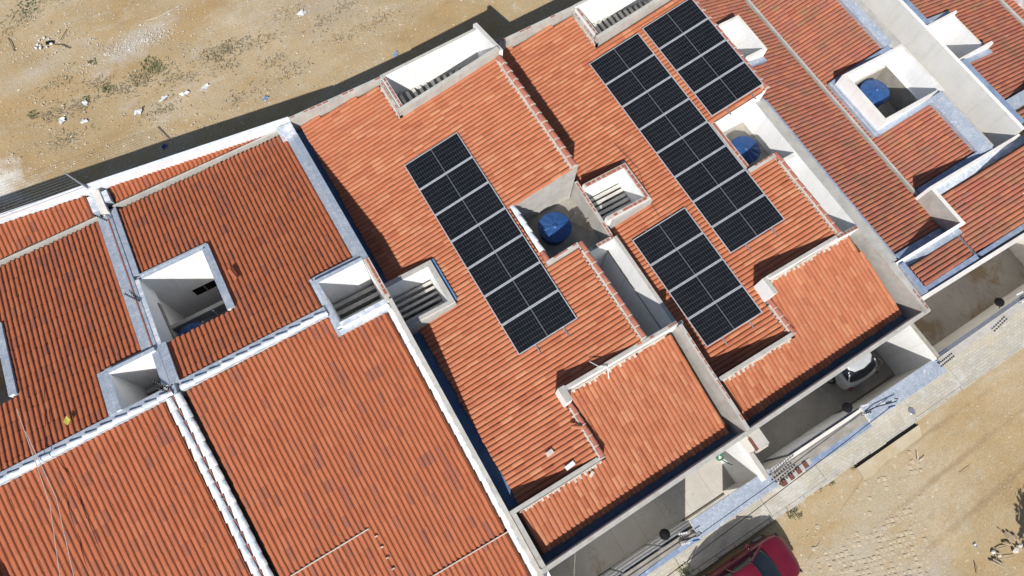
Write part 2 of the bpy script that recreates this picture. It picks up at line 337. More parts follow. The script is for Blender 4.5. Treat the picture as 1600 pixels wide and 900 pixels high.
def teeth(house, p0, p1, zf, step, wd, side):
    """mortar packed into the tile ends along a ridge: one lump per tile row"""
    p0 = Vector(p0); p1 = Vector(p1); d = p1 - p0; n = int(d.length / step); u = d.normalized(); s = Vector((-u.y, u.x)) * side; vs_, fs = [], []
    for i in range(n):
        for h in (0, 1):
            c = p0 + u * ((i + .5 * h) * step + random.gauss(0, .012)); L_ = wd * (random.uniform(.5, 1.25) if h == 0 else .3); b = .028 if h == 0 else .05
            q = [c - u * b, c + u * b, c + u * b * .6 + s * L_, c - u * b * .6 + s * L_]; base = len(vs_)
            for dz in (.055 if h else .075, -.06):
                for p in q: vs_.append((p.x, p.y, zf(p.x, p.y) + dz))
            fs += [(base, base + 1, base + 2, base + 3), (base, base + 4, base + 5, base + 1), (base + 1, base + 5, base + 6, base + 2), (base + 2, base + 6, base + 7, base + 3), (base + 3, base + 7, base + 4, base)]
    for i in range(int(d.length / .3)):
        c = p0 + u * (i * .3); e_ = p0 + u * (i * .3 + .3); o1 = s * random.uniform(-.03, -.01); o2 = s * random.uniform(.015, .04); base = len(vs_)
        for dz in (.078, -.05):
            for p in (c + o1, e_ + o1, e_ + o2, c + o2): vs_.append((p.x, p.y, zf(p.x, p.y) + dz))
        fs += [(base, base + 1, base + 2, base + 3), (base, base + 4, base + 5, base + 1), (base + 2, base + 6, base + 7, base + 3)]
    x = part('mortar_bedding', vs_, fs, MORT, house); x['kind'] = 'stuff'; return x
def slats(house, n, x0, x1, y0, y1, z, along, wd=.12, th=.07):
    for i in range(n):
        t_ = (i + .5) / n
        if along == 'x': y = y0 + (y1 - y0) * t_; wall('pergola_slat', house, x0, x1, y - wd / 2, y + wd / 2, z, z - th, [SLAT, SLAT])
        else: x = x0 + (x1 - x0) * t_; wall('pergola_slat', house, x - wd / 2, x + wd / 2, y0, y1, z, z - th, [SLAT, SLAT])
def tube(name, pts, r, mat, parent=None, K=6):
    vs_, fs = [], []; pts = [Vector(p) for p in pts]
    for i, p in enumerate(pts):
        d = (pts[min(i + 1, len(pts) - 1)] - pts[max(i - 1, 0)]).normalized(); a = d.orthogonal().normalized(); b_ = d.cross(a)
        for k in range(K):
            t_ = 2 * math.pi * k / K; vs_.append(tuple(p + (a * math.cos(t_) + b_ * math.sin(t_)) * r))
    for i in range(len(pts) - 1):
        for k in range(K): fs.append((i * K + k, i * K + (k + 1) % K, (i + 1) * K + (k + 1) % K, (i + 1) * K + k))
    fs.append(tuple(range(K))[::-1]); fs.append(tuple((len(pts) - 1) * K + k for k in range(K)))
    return part(name, vs_, fs, mat, parent, smooth=False)
# ---------------------------------------------------------------- ground
GZ = -.12
def ground():
    xs = np.unique(np.concatenate([np.linspace(-250, -20, 12), np.arange(-20, 44, .5), np.linspace(44, 250, 12)]))
    ys = np.unique(np.concatenate([np.linspace(-250, -16, 12), np.arange(-16, 36, .5), np.linspace(36, 250, 12)]))
    H = lambda x, y: GZ + (0.035 * math.sin(x * .9 + 1.3 * math.sin(y * .7)) * math.sin(y * 1.3 + .8 * math.sin(x * .5)) + .02 * math.sin(3.1 * x + y * 2.3)) * (1 if (y > 18.5 or y < -6) else 0) - .02
    v = [(x, y, H(x, y)) for y in ys for x in xs]; n = len(xs)
    f = [(j * n + i, j * n + i + 1, (j + 1) * n + i + 1, (j + 1) * n + i) for j in range(len(ys) - 1) for i in range(n - 1)]
    o = part('ground', v, f, EARTH, smooth=True); o['kind'] = 'structure'; return o
GROUND = ground()
# sidewalk in poured bays with joints
sw = part('sidewalk', *(lambda v, f: (v, f))([(-40, -5.02, -.03), (60, -5.02, -.03), (60, -3.4, -.03), (-40, -3.4, -.03), (-40, -5.02, -.3), (60, -5.02, -.3), (60, -3.4, -.3), (-40, -3.4, -.3)], [(0, 1, 2, 3), (0, 4, 5, 1), (1, 5, 6, 2), (3, 7, 4, 0)]), CONC)
sw['kind'] = 'structure'
xb = [-16, -11, -6, 1.1, 5.6, 9.6, 12.2, 16.9, 19.4, 24, 30, 38]
for i in range(len(xb) - 1):
    wall('paving_slab', sw, xb[i] + .012, xb[i + 1] - .012, -4.98 + random.gauss(0, .015), -3.44, 0.0 + random.gauss(0, .004), -.1, [PAVE, PAVE])
for i in range(60):   # kerb stones
    x = -16 + i * .82
    wall('kerb_stone', sw, x + .01, x + .81, -5.12 + random.gauss(0, .012), -4.985, -.008 + random.gauss(0, .006), -.3, [CONC, PAVE])
# ---------------------------------------------------------------- house C : long left array
sC = .2408
zC = lambda x, y: 3.18 + sC * x
HC = thing('row_house', 'orange tiled row house carrying the single long seven-panel solar array', 'house', (5.2, 6, 0), 'terraced houses in the row')
pm = .06
polyC = [(1.47, .14), (4.33, .14), (4.33, 2.36), (7.40, 2.36), (7.40, 6.26), (6.2, 6.26), (6.2, 8.86), (8.74, 8.86), (8.74, 14.18), (4.60, 14.18), (4.60, 15.94), (1.32, 16.3), (1.32, 8.72), (2.90, 8.72), (2.90, 6.92), (1.45, 6.92)]
roof(HC, (3.18, sC, 0), 0, polyC, 'wide', TC, avoid=[(3.7, 6.1, 4.1, 12.4)])
frc = (3.83, 0, .19); zFC = lambda x, y: 3.83 + .19 * y
roof(HC, frc, 1, [(1.30, -1.50), (8.72, -1.42), (8.62, 2.28), (4.56, 2.28), (4.56, -.06), (1.30, -.06)], 'wide', TC, name='front_roof', nmax=0) if False else roof(HC, frc, 1, [(1.30, -1.50), (8.72, -1.42), (8.62, 2.28), (4.56, 2.28), (4.56, -.06), (1.30, -.06)], 'wide', TC, name='front_roof', nmax=120)
def gutter(h, x0, x1, y0, y1, z, nm='gutter'): return wall(nm, h, x0, x1, y0, y1, z, z - .25, [GRAY, NAVY])
def zl(p, q, ax=0):
    (a, za), (b_, zb) = p, q
    return lambda x, y: za + (zb - za) * ((x if ax == 0 else y) - a) / (b_ - a)
def plane_house(H, dx, prm):
    pass
gutter(HC, 1.08, 1.50, 8.75, 16.2, 3.28); gutter(HC, 1.08, 1.56, .12, 6.9, 3.28)
# back parapet, court behind
def para_back(H, x0, y0, x1, y1, z0, z1, nb):
    f = zl((x0, z0), (x1, z1)); t_ = .14
    prism('back_parapet', [(x0, y0), (x1, y1), (x1, y1 + t_), (x0, y0 + t_)], f, 0, [GRAY, GRAY], H)
    bricks(H, (x0, y0 + t_ * .62, 0), (x1, y1 + t_ * .62, 0), .07, nb, f, .3, (x1 - x0) / nb * .8)
para_back(HC, 1.06, 16.34, 4.775, 15.97, 3.98, 4.50, 14)
f = zl((14.1, 4.52), (16, 4.52), 1)
wall('court_wall', HC, 4.64, 4.74, 14.2, 15.95, 4.46, 0, [GRAY, GRAY]); wall('court_wall', HC, 4.78, 4.92, 14.37, 16.0, 4.56, 0, [WHITE, GRAY])
bricks(HC, (4.85, 14.4, 0), (4.85, 15.95, 0), .08, 7, 4.56, .15, .19); bricks(HC, (4.69, 14.3, 0), (4.69, 15.9, 0), .05, 7, 4.46, .3, .17)
ffw = zl((4.7, 4.72), (8.75, 5.66)); wall('court_wall', HC, 4.64, 8.86, 14.20, 14.36, ffw, 0, [GRAY, GRAY])
fbw = zl((4.8, 4.52), (9.0, 5.02)); prism('court_wall', [(4.78, 16.02), (8.90, 15.88), (8.90, 16.0), (4.78, 16.14)], fbw, 0, [WHITE, GRAY], HC)
wall('court_wall', HC, 8.88, 9.04, 14.22, 16.2, zl((14.2, 5.55), (16.1, 5.02), 1), 0, [WHITE, WHITE2])
slats(HC, 14, 4.94, 8.86, 14.38, 15.9, 3.25, 'y', .13)
wall('court_floor', HC, 4.9, 8.9, 14.3, 16, .02, -.1, [CONC, CONC])
# ridge along the right edge and wall to house D
wall('party_wall', HC, 8.76, 8.94, 8.86, 14.2, lambda x, y: 5.20, 0, [GRAY, GRAY])
ridged('ridge_tile', HC, (8.84, 8.84, 5.27), (8.84, 14.2, 5.27), .125, .11, BRICK, .40)
teeth(HC, (8.70, 8.86), (8.70, 14.2), zC, .17, .09, 1)
teeth(HC, (4.62, 14.25), (4.62, 15.9), lambda x, y: zC(x, y), .2, .07, 1)
# vent box on the left edge
zv = 4.12
wall('vent_wall', HC, 1.08, 2.92, 8.50, 8.68, zv, 0, [WHITE, GRAY]); wall('vent_wall', HC, 2.72, 2.92, 6.90, 8.497, zv, 0, [WHITE, GRAY])
wall('vent_wall', HC, 1.08, 2.717, 6.90, 7.05, zv, 0, [WHITE, GRAY])
wall('vent_curb', HC, 1.08, 2.93, 6.82, 6.897, 4.08, 3, [GRAY, GRAY]); wall('vent_flashing', HC, 2.935, 3.05, 7.0, 8.72, lambda x, y: zC(x, y) + .10, lambda x, y: zC(x, y) - .05, [BLUE, NAVY])
slats(HC, 6, 1.1, 2.7, 7.1, 8.48, 3.0, 'x', .10, .09)
wall('vent_floor', HC, 1.1, 2.7, 7.0, 8.5, .02, -.1, [CONC, CONC])
# tank well
wall('well_wall', HC, 6.20, 8.98, 8.845, 8.99, lambda x, y: 3.08 + sC * x, 2.0, [GRAY, GRAY])
wall('well_wall', HC, 6.27, 6.44, 6.45, 8.84, 4.62, 2.0, [GRAY, MORT]); 
ridged('ridge_tile', HC, (6.31, 6.42, 4.64), (6.31, 6.85, 4.64), .10, .08, BRICK, .4)
ridged('flashed_ridge_tile', HC, (6.31, 6.85, 4.65), (6.31, 8.82, 4.65), .11, .09, SILVW, .42)
wall('well_wall', HC, 9.06, 9.20, 6.3, 8.9, zl((6.4, 3.72), (8.9, 3.88), 1), 0, [GRAY, GRAY]); bricks(HC, (9.13, 6.35, 0), (9.13, 8.85, 0), .09, 11, zl((6.4, 3.72), (8.9, 3.88), 1), .1, .2)
wall('well_wall', HC, 6.2, 7.44, 6.27, 6.44, lambda x, y: 3.24 + sC * x, 0, [GRAY, GRAY]); bricks(HC, (6.5, 6.40, 0), (7.4, 6.40, 0), .06, 5, lambda x, y: 3.25 + sC * x, .2, .18)
wall('well_wall', HC, 7.46, 9.05, 6.27, 6.42, 3.78, 0, [WHITE, GRAY]); bricks(HC, (7.7, 6.35, 0), (9.0, 6.35, 0), .08, 7, 3.78, .2, .17)
wall('well_floor', HC, 6.42, 9.08, 6.4, 8.86, 2.82, 2.7, [CONC, CONC])
# side court
wall('court_wall', HC, 7.44, 7.60, 2.48, 6.26, lambda x, y: 4.95, 0, [WHITE, GRAY]); ridged('ridge_tile', HC, (7.53, 2.5, 4.98), (7.53, 6.38, 4.98), .10, .09, BRICK, .42)
teeth(HC, (7.42, 2.5), (7.42, 6.2), zC, .17, .08, 1)
wall('court_wall', HC, 9.08, 9.22, 2.46, 6.3, 3.92, 0, [WHITE, GRAY])
wall('wall_joint_band', HC, 9.068, 9.082, 2.5, 6.25, 2.78, 2.68, [CONC, CONC])
wall('court_floor', HC, 7.5, 9.1, 2.4, 6.3, .02, -.1, [FLOOR, FLOOR])
# front roof walls
wall('front_parapet', HC, 4.445, 8.80, 2.33, 2.46, 4.93, 0, [WHITE, GRAY])
wall('court_wall', HC, 8.80, 9.20, 2.33, 2.457, 4.4, 0, [WHITE, GRAY]); bricks(HC, (7.5, 2.40, 0), (8.8, 2.40, 0), .06, 7, 4.94, .3, .17)
wall('corner_block', HC, 4.20, 4.44, 1.97, 2.50, 4.95, 3.8, [WHITE, GRAY])
wall('step_wall', HC, 4.36, 4.52, -.02, 1.97, 4.22, 0, [GRAY, MORT]); ridged('ridge_tile', HC, (4.44, 0.0, 4.22), (4.44, 1.97, 4.22), .095, .085, BRICK, .4)
teeth(HC, (4.34, .05), (4.34, 1.95), zC, .17, .07, 1)
wall('step_wall', HC, 1.07, 4.36, -.03, .11, 4.18, 0, [GRAY, GRAY])
x = part('wall_mortar', *(lambda: ([], []))(), MORT, HC) if False else None
def mort_edge(H, x0, x1, y, zf):
    vs_, fs = [], []; n = int((x1 - x0) / .1)
    for i in range(n):
        a = x0 + i * .1; d = random.uniform(.05, .17) if i % 2 == 0 else random.uniform(.02, .08); b = len(vs_)
        q = [(a, y), (a + .1, y), (a + .085, y - d), (a + .015, y - d)]
        for dz in (.07, -.05):
            for p in q: vs_.append((p[0], p[1], zf(*p) + dz))
        fs += [(b + 3, b + 2, b + 1, b), (b + 1, b + 2, b + 6, b + 5), (b + 2, b + 3, b + 7, b + 6), (b + 3, b, b + 4, b + 7)]
    x = part('mortar_edge', vs_, fs, MORT, H); x['kind'] = 'stuff'
mort_edge(HC, 4.5, 8.6, 2.31, zFC); mort_edge(HC, 1.3, 4.4, -.05, zFC)
# front left / right side walls and street parapet
wall('side_parapet', HC, 1.08, 1.22, -1.79, -.035, 4.10, 0, [GRAY, GRAY])
wall('side_parapet', HC, 8.92, 9.06, -1.68, 2.32, zl((-1.6, 4.28), (2.3, 4.6), 1), 0, [GRAY, GRAY]); bricks(HC, (9.02, -1.6, 0), (9.02, 2.0, 0), .05, 14, zl((-1.6, 4.28), (2.3, 4.6), 1), .15, .2)
prism('gutter', [(1.2, -1.82), (8.95, -1.7), (8.95, -1.30), (1.2, -1.38)], 3.22, 3.0, [GRAY, GUTF], HC)
prism('street_parapet', [(1.05, -1.94), (9.10, -1.80), (9.10, -1.66), (1.05, -1.80)], 4.10, 2.5, [WHITE2, GRAY], HC)
prism('facade_wall', [(1.05, -1.93), (6.2, -1.84), (6.2, -1.70), (1.05, -1.79)], 2.497, 0, [WHITE2, GRAY], HC)
# yard
prism('yard_floor', [(1.1, -3.35), (9.2, -3.35), (9.2, -1.2), (1.1, -1.2)], .004, -.1, [FLOOR, FLOOR], HC)
for i in range(1, 9): wall('floor_joint', HC, 1.1 + i, 1.112 + i, -3.3, -1.9, .008, 0, [CONC, CONC])
wall('yard_wall', HC, 1.06, 1.30, -3.45, -1.96, 2.42, 0, [WHITE, WHITE]); wall('yard_wall', HC, 1.30, 1.75, -3.45, -3.30, 2.3, 0, [WHITE, WHITE2])
wall('yard_wall', HC, 9.10, 9.26, -3.45, -1.80, 2.42, 0, [WHITE, WHITE2]); wall('yard_wall', HC, 9.262, 9.44, -3.45, -1.8, 2.40, 0, [WHITE, GRAY])
bricks(HC, (9.40, -2.5, 0), (9.40, -1.9, 0), .12, 3, 2.43, 0, .2)
wall('yard_wall', HC, 8.52, 9.10, -3.45, -3.30, 2.18, 0, [WHITE2, WHITE2])
wall('yard_wall', HC, 1.75, 6.55, -3.62, -3.47, 2.2, 0, [WHITE2, CONC])
wall('canopy', HC, 6.2, 9.55, -3.86, -3.22, lambda x, y: 2.36 + .1 * (y + 3.2), lambda x, y: 2.24 + .1 * (y + 3.2), [WHITE2, CANO])
wall('wall_flashing', HC, 1.3, 6.19, -3.88, -3.70, 2.22, 2.1, [WHITE2, BLUE])
wall('wall_coping', HC, 1.3, 6.19, -3.70, -3.60, 2.25, 2.1, [WHITE2, CONC])
for i in range(3):
    g0 = 1.85 + i * 1.56; wall('gate_leaf', HC, g0, g0 + 1.5, -3.42 + .02 * i, -3.38 + .02 * i, 2.12, .05, [LPLAS, METAL])
    for k in range(3): wall('gate_rail', HC, g0, g0 + 1.5, -3.378 + .02 * i, -3.35 + .02 * i, .5 + k * .75, .42 + k * .75, [METAL, METAL])
# ---------------------------------------------------------------- house D : three arrays
zD = lambda x, y: .99 + sC * x
HD = thing('row_house', 'orange tiled row house carrying three solar arrays on its roof', 'house', (13.2, 6, 0), 'terraced houses in the row')
polyD = [(9.55, .24), (12.36, .24), (12.36, 2.10), (15.70, 2.10), (15.70, 5.78), (14.64, 5.78), (14.64, 8.24), (16.98, 8.24), (16.98, 13.56), (13.0, 13.56), (13.0, 15.38), (9.45, 15.72), (9.45, 8.66), (11.12, 8.66), (11.12, 6.9), (9.45, 6.9), (9.45, 3)]
roof(HD, (.99, sC, 0), 0, polyD, 'wide', TC, avoid=[(12.3, 14.6, 3.6, 13.1), (14.7, 17, 8.3, 13.1), (9.8, 12.1, 1.2, 6)])
frd = (3.78, 0, .19); zFD = lambda x, y: 3.78 + .19 * y
roof(HD, frd, 1, [(9.36, -1.45), (16.72, -1.25), (16.58, 2.06), (12.62, 2.06), (12.62, .06), (9.36, .06)], 'wide', TC, name='front_roof', nmax=120)
gutter(HD, 9.20, 9.62, 8.7, 15.6, 3.05); gutter(HD, 9.24, 9.62, .22, 6.88, 3.05)
para_back(HD, 9.1, 15.78, 13.165, 15.40, 3.75, 4.42, 15)
wall('court_wall', HD, 13.03, 13.13, 13.58, 15.36, 4.28, 0, [GRAY, GRAY]); wall('court_wall', HD, 13.17, 13.31, 13.76, 15.4, 4.38, 0, [WHITE, GRAY])
bricks(HD, (13.24, 13.8, 0), (13.24, 15.35, 0), .08, 7, 4.38, .15, .19); bricks(HD, (13.08, 13.7, 0), (13.08, 15.3, 0), .05, 7, 4.28, .3, .17)
wall('court_wall', HD, 13.03, 17.0, 13.58, 13.74, zl((13, 4.55), (17, 5.42)), 0, [GRAY, GRAY])
prism('court_wall', [(13.17, 15.42), (17.0, 15.3), (17.0, 15.42), (13.17, 15.54)], zl((13, 4.42), (17, 4.9)), 0, [WHITE, GRAY], HD)
wall('court_wall', HD, 17.0, 17.16, 13.6, 15.6, zl((13.6, 5.35), (15.6, 4.9), 1), 0, [WHITE, WHITE2])
slats(HD, 14, 13.33, 17.0, 13.76, 15.3, 3.05, 'y', .13); wall('court_floor', HD, 13.2, 17.1, 13.6, 15.5, .02, -.1, [CONC, CONC])
wall('party_wall', HD, 17.0, 17.20, 8.26, 13.58, 4.98, 0, [WHITE, GRAY])
ridged('ridge_tile', HD, (17.10, 8.22, 5.05), (17.10, 13.6, 5.05), .125, .11, BRICK, .40)
teeth(HD, (16.96, 8.3), (16.96, 13.5), zD, .17, .09, 1); teeth(HD, (13.02, 13.65), (13.02, 15.3), zD, .17, .07, 1)
zv = 4.05
wall('vent_wall', HD, 9.22, 11.12, 8.42, 8.60, zv, 0, [WHITE, MORT]); wall('vent_wall', HD, 10.92, 11.12, 6.90, 8.417, zv, 0, [WHITE, MORT])
wall('vent_wall', HD, 9.22, 10.917, 6.90, 7.06, zv, 0, [WHITE, MORT]); wall('vent_curb', HD, 9.4, 11.14, 6.80, 6.898, 4.0, 3, [GRAY, GRAY])
bricks(HD, (9.3, 8.51, 0), (11.1, 8.51, 0), .13, 8, zv, 0, .21); bricks(HD, (11.02, 7.0, 0), (11.02, 8.5, 0), .13, 7, zv, .05, .2); bricks(HD, (9.5, 6.98, 0), (11.0, 6.98, 0), .11, 7, zv, .1, .2)
wall('vent_flashing', HD, 11.13, 11.24, 7.1, 8.8, lambda x, y: zD(x, y) + .12, lambda x, y: zD(x, y) - .05, [METAL, METAL])
slats(HD, 6, 9.24, 10.9, 7.1, 8.4, 3.0, 'x', .12, .09); wall('vent_floor', HD, 9.3, 10.9, 7.0, 8.45, .02, -.1, [CONC, CONC])
wall('well_wall', HD, 14.62, 17.18, 8.245, 8.38, lambda x, y: .90 + sC * x, 2.0, [WHITE, GRAY]); bricks(HD, (14.8, 8.31, 0), (17.1, 8.31, 0), .08, 10, lambda x, y: .91 + sC * x, .35, .2)
wall('well_wall', HD, 14.69, 14.88, 5.95, 8.24, 4.48, 2.0, [GRAY, MORT]); bricks(HD, (14.79, 5.9, 0), (14.79, 8.2, 0), .11, 10, 4.49, 0, .21)
wall('well_wall', HD, 14.66, 15.74, 5.78, 5.94, lambda x, y: 1.06 + sC * x, 0, [GRAY, GRAY]); bricks(HD, (14.9, 5.90, 0), (15.7, 5.90, 0), .06, 4, lambda x, y: 1.07 + sC * x, .2, .17)
wall('well_wall', HD, 15.93, 16.93, 5.58, 5.75, 4.22, 0, [WHITE, WHITE2]); wall('well_floor', HD, 14.86, 16.95, 5.7, 8.26, 3.0, 2.88, [CONC, CONC])
wall('court_wall', HD, 15.74, 15.90, 2.22, 5.80, 4.72, 0, [WHITE, GRAY]); ridged('ridge_tile', HD, (15.83, 2.22, 4.75), (15.83, 5.9, 4.75), .10, .09, BRICK, .42)
teeth(HD, (15.72, 2.3), (15.72, 5.7), zD, .17, .08, 1)
wall('court_floor', HD, 15.8, 17, 2.2, 5.7, .02, -.1, [FLOOR, FLOOR])
prism('boundary_wall', [(16.93, .42), (17.40, .42), (17.40, 2.06), (16.93, 2.06)], lambda x, y: 4.30 - .15 * (x - 16.9), 0, [GRAY, GRAY], HD); prism('boundary_wall', [(16.93, 2.062), (17.40, 2.062), (17.40, 8.24), (16.93, 8.24)], lambda x, y: 4.30 - .15 * (x - 16.9), 0, [WHITE, GRAY], HD)
prism('boundary_wall', [(16.93, -1.62), (17.10, -1.62), (17.22, .417), (16.93, .417)], 4.28, 0, [GRAY, GRAY], HD); bricks(HD, (17.05, -1.55, 0), (17.08, -.7, 0), .07, 4, 4.28, 0, .17)
wall('front_parapet', HD, 12.503, 15.6, 2.10, 2.22, 4.85, 0, [WHITE, GRAY]); wall('court_wall', HD, 15.6, 16.9, 2.07, 2.2, zl((15.6, 4.8), (16.9, 4.36)), 0, [WHITE, GRAY]); bricks(HD, (15.6, 2.13, 0), (16.85, 2.13, 0), .1, 6, zl((15.6, 4.8), (16.9, 4.36)), 0, .2)
wall('corner_block', HD, 12.34, 12.50, 1.56, 2.22, 4.80, 3.5, [WHITE, GRAY])
wall('step_wall', HD, 12.40, 12.56, .12, 1.52, 4.0, 0, [GRAY, MORT]); ridged('ridge_tile', HD, (12.48, .14, 4.01), (12.48, 1.55, 4.01), .095, .085, BRICK, .4); teeth(HD, (12.38, .2), (12.38, 1.5), zD, .17, .07, 1)
wall('step_wall', HD, 9.08, 12.40, .08, .22, 4.12, 0, [GRAY, GRAY]); mort_edge(HD, 12.65, 16.5, 2.09, zFD); mort_edge(HD, 9.4, 12.5, .08, zFD)
prism('gutter', [(9.1, -1.70), (16.95, -1.55), (16.95, -1.05), (9.1, -1.28)], 3.18, 3.0, [GRAY, GUTF], HD)
prism('street_parapet', [(9.10, -1.80), (17.22, -1.66), (17.22, -1.52), (9.10, -1.66)], 4.102, 2.6, [WHITE2, GRAY], HD)
prism('facade_wall', [(9.45, -1.78), (13.8, -1.71), (13.8, -1.57), (9.45, -1.64)], 2.597, 0, [WHITE2, GRAY], HD)
wall('party_wall', HD, 9.06, 9.19, .06, 2.3, 3.3, 0, [GRAY, GRAY])
wall('rear_partition', HD, 13.5, 17.1, 2.3, 2.4, 2.5, 0, [WHITE2, WHITE2])
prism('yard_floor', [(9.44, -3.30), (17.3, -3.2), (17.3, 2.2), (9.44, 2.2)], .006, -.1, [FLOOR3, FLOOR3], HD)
wall('pillar', HD, 9.20, 9.62, -2.42, -1.835, 3.58, 0, [WHITE2, GRAY]); wall('pillar_edge', HD, 9.13, 9.197, -2.40, -1.95, 3.56, 3.42, [DKRED, DKRED]); wall('ledge_wall', HD, 9.16, 9.62, -2.49, -2.423, 3.4, 3.2, [GRAY, MORT])
wall('yard_wall', HD, 9.46, 17.3, -3.44, -3.28, 2.2, 0, [WHITE2, WHITE2]); wall('wall_coping', HD, 9.5, 13.8, -3.76, -3.43, 2.24, 2.1, [WHITE2, CONC])
wall('wall_flashing', HD, 10.7, 13.8, -3.98, -3.76, 2.22, 2.08, [WHITE2, BLUE]); wall('canopy', HD, 13.8, 17.55, -3.85, -3.24, lambda x, y: 2.36 + .1 * (y + 3.2), lambda x, y: 2.24 + .1 * (y + 3.2), [WHITE2, CANO])
wall('yard_wall', HD, 17.30, 17.46, -3.3, -1.6, 2.42, 0, [WHITE, WHITE2]); wall('yard_wall', HD, 17.462, 17.68, -3.3, -1.2, 2.36, 0, [WHITE2, CONC])
for i in range(4): wall('quoin_block', HD, 9.72 + i * .34, 9.88 + i * .34, -3.98 + .03 * i, -3.78 + .03 * i, 2.30, 2.1, [DKRED, DKRED])
for i in range(4): wall('quoin_block', HD, 9.885 + i * .34, 10.055 + i * .34, -3.96 + .03 * i, -3.76 + .03 * i, 2.27, 2.1, [WHITE2, GRAY])
for i in range(2): wall('patio_gate_leaf', HD, 10.6 + i * 1.7, 12.25 + i * 1.7, -3.24, -3.20, 2.1, .05, [LPLAS, METAL])
# ---------------------------------------------------------------- house E : butterfly roof with tank well
HE = thing('row_house', 'row house with weathered red butterfly roof and blue tank in a square white well', 'house', (21.3, 6, 0), 'terraced houses in the row')
zL = lambda x, y: 4.10 - .24 * (x - 17.5); zV = 3.35; zR = lambda x, y: 3.35 + .24 * (x - 20.62)
roof(HE, (4.10 + .24 * 17.5, -.24, 0), 0, [(17.48, .62), (20.50, .62), (20.50, 19), (17.3, 19), (17.3, 11.99), (18.93, 11.99), (18.93, 10.0), (17.3, 10.0), (17.3, 8.3), (17.48, 8.3)], 'wide', TE, avoid=[(17.3, 18.95, 9.9, 12)])
polyER = [(20.72, 2.15), (23.35, 2.15), (23.35, 4.95), (20.95, 4.95), (20.95, 7.8), (23.45, 7.8), (23.45, 19), (20.72, 19)]
roof(HE, (3.35 - .24 * 20.62, .24, 0), 0, polyER, 'wide', TE, name='right_roof', nmax=200)
wall('valley_strip', HE, 20.57, 20.66, .35, 19, zV + .09, 3, [GRAY, GRAY]); wall('valley_strip', HE, 20.32, 20.44, -1.0, .2, 3.86, 3.3, [METAL, METAL])
wall('edge_flashing', HE, 17.41, 17.52, .5, 8.2, 4.16, 3.9, [BLUE, BLUE]); wall('edge_flashing', HE, 17.22, 17.36, 8.24, 19, 4.26, 3.9, [BLUE, BLUE])
# light box near ridge of D
for a in ((17.95, 18.95, 11.85, 11.97), (18.83, 18.95, 10.15, 11.847), (17.95, 18.95, 10.03, 10.147)): wall('vent_wall', HE, *a, 4.32, 0, [WHITE, WHITE2])
wall('vent_wall', HE, 17.83, 17.947, 10.03, 11.97, 4.2, 0, [WHITE, WHITE2]); wall('vent_floor', HE, 17.9, 18.9, 10.1, 11.9, .02, -.1, [FLOOR, FLOOR])
wall('vent_flashing', HE, 17.5, 18.98, 9.80, 10.02, lambda x, y: zL(x, y) + .12, 3.3, [BLUE, SILV]); wall('vent_flashing', HE, 17.4, 18.9, 11.98, 12.12, lambda x, y: zL(x, y) + .10, 3.3, [BLUE, BLUE])
# tank well
zc = 4.15
wall('well_wall', HE, 20.98, 21.16, 5.05, 7.62, zc, 1.8, [WHITE, WHITE2]); wall('well_wall', HE, 21.163, 24.1, 7.50, 7.62, zc, 1.8, [WHITE, WHITE2]); wall('well_wall', HE, 21.163, 24.0, 5.05, 5.20, zc, 1.8, [WHITE, WHITE2])
wall('well_wall', HE, 24.10, 24.22, 5.05, 7.62, zc - .01, 1.8, [WHITE, WHITE2]); wall('well_floor', HE, 21.1, 24.2, 5.1, 7.6, 1.95, 1.8, [CONC, CONC]); wall('well_lining', HE, 24.0, 24.098, 5.21, 7.49, 3.10, 1.8, [CONC, WHITE]); wall('well_lining', HE, 21.17, 23.997, 7.42, 7.497, 3.05, 1.8, [CONC, GRAY])
wall('well_flashing', HE, 20.90, 21.10, 4.95, 7.62, 3.62, 3.3, [SILV, SILV]) 
wall('well_flashing', HE, 20.80, 20.975, 4.92, 7.80, 3.56, 3.2, [SILV, SILV]); wall('well_flashing', HE, 20.98, 23.6, 7.622, 7.82, lambda x, y: zR(x, y) + .13, 3.2, [BLUE, BLUE]); wall('well_flashing', HE, 20.98, 23.9, 4.86, 5.047, lambda x, y: max(zR(x, y) + .14, 3.6), 3.2, [SILV, SILV])
# long court
wall('court_wall', HE, 23.78, 24.22, 7.63, 19, 4.16, 0, [WHITE3, GRAY]); wall('court_flashing', HE, 23.42, 23.776, 7.84, 19, lambda x, y: zR(x, y) + .16, 3.4, [SILV, SILV])
wall('court_wall', HE, 23.88, 24.10, 2.10, 5.04, 4.16, 0, [WHITE3, GRAY]); wall('court_flashing', HE, 23.34, 23.876, 2.12, 4.855, lambda x, y: zR(x, y) + .15, 3.4, [SILV, SILV])
wall('court_wall', HE, 25.10, 25.24, 2.07, 19, 4.62, 0, [WHITE3, WHITE]); wall('court_floor', HE, 24.1, 25.1, 2, 19, .02, -.1, [FLOOR, FLOOR])
wall('wall_joint_band', HE, 25.086, 25.102, 2.1, 18.9, 3.22, 3.14, [CONC, CONC])
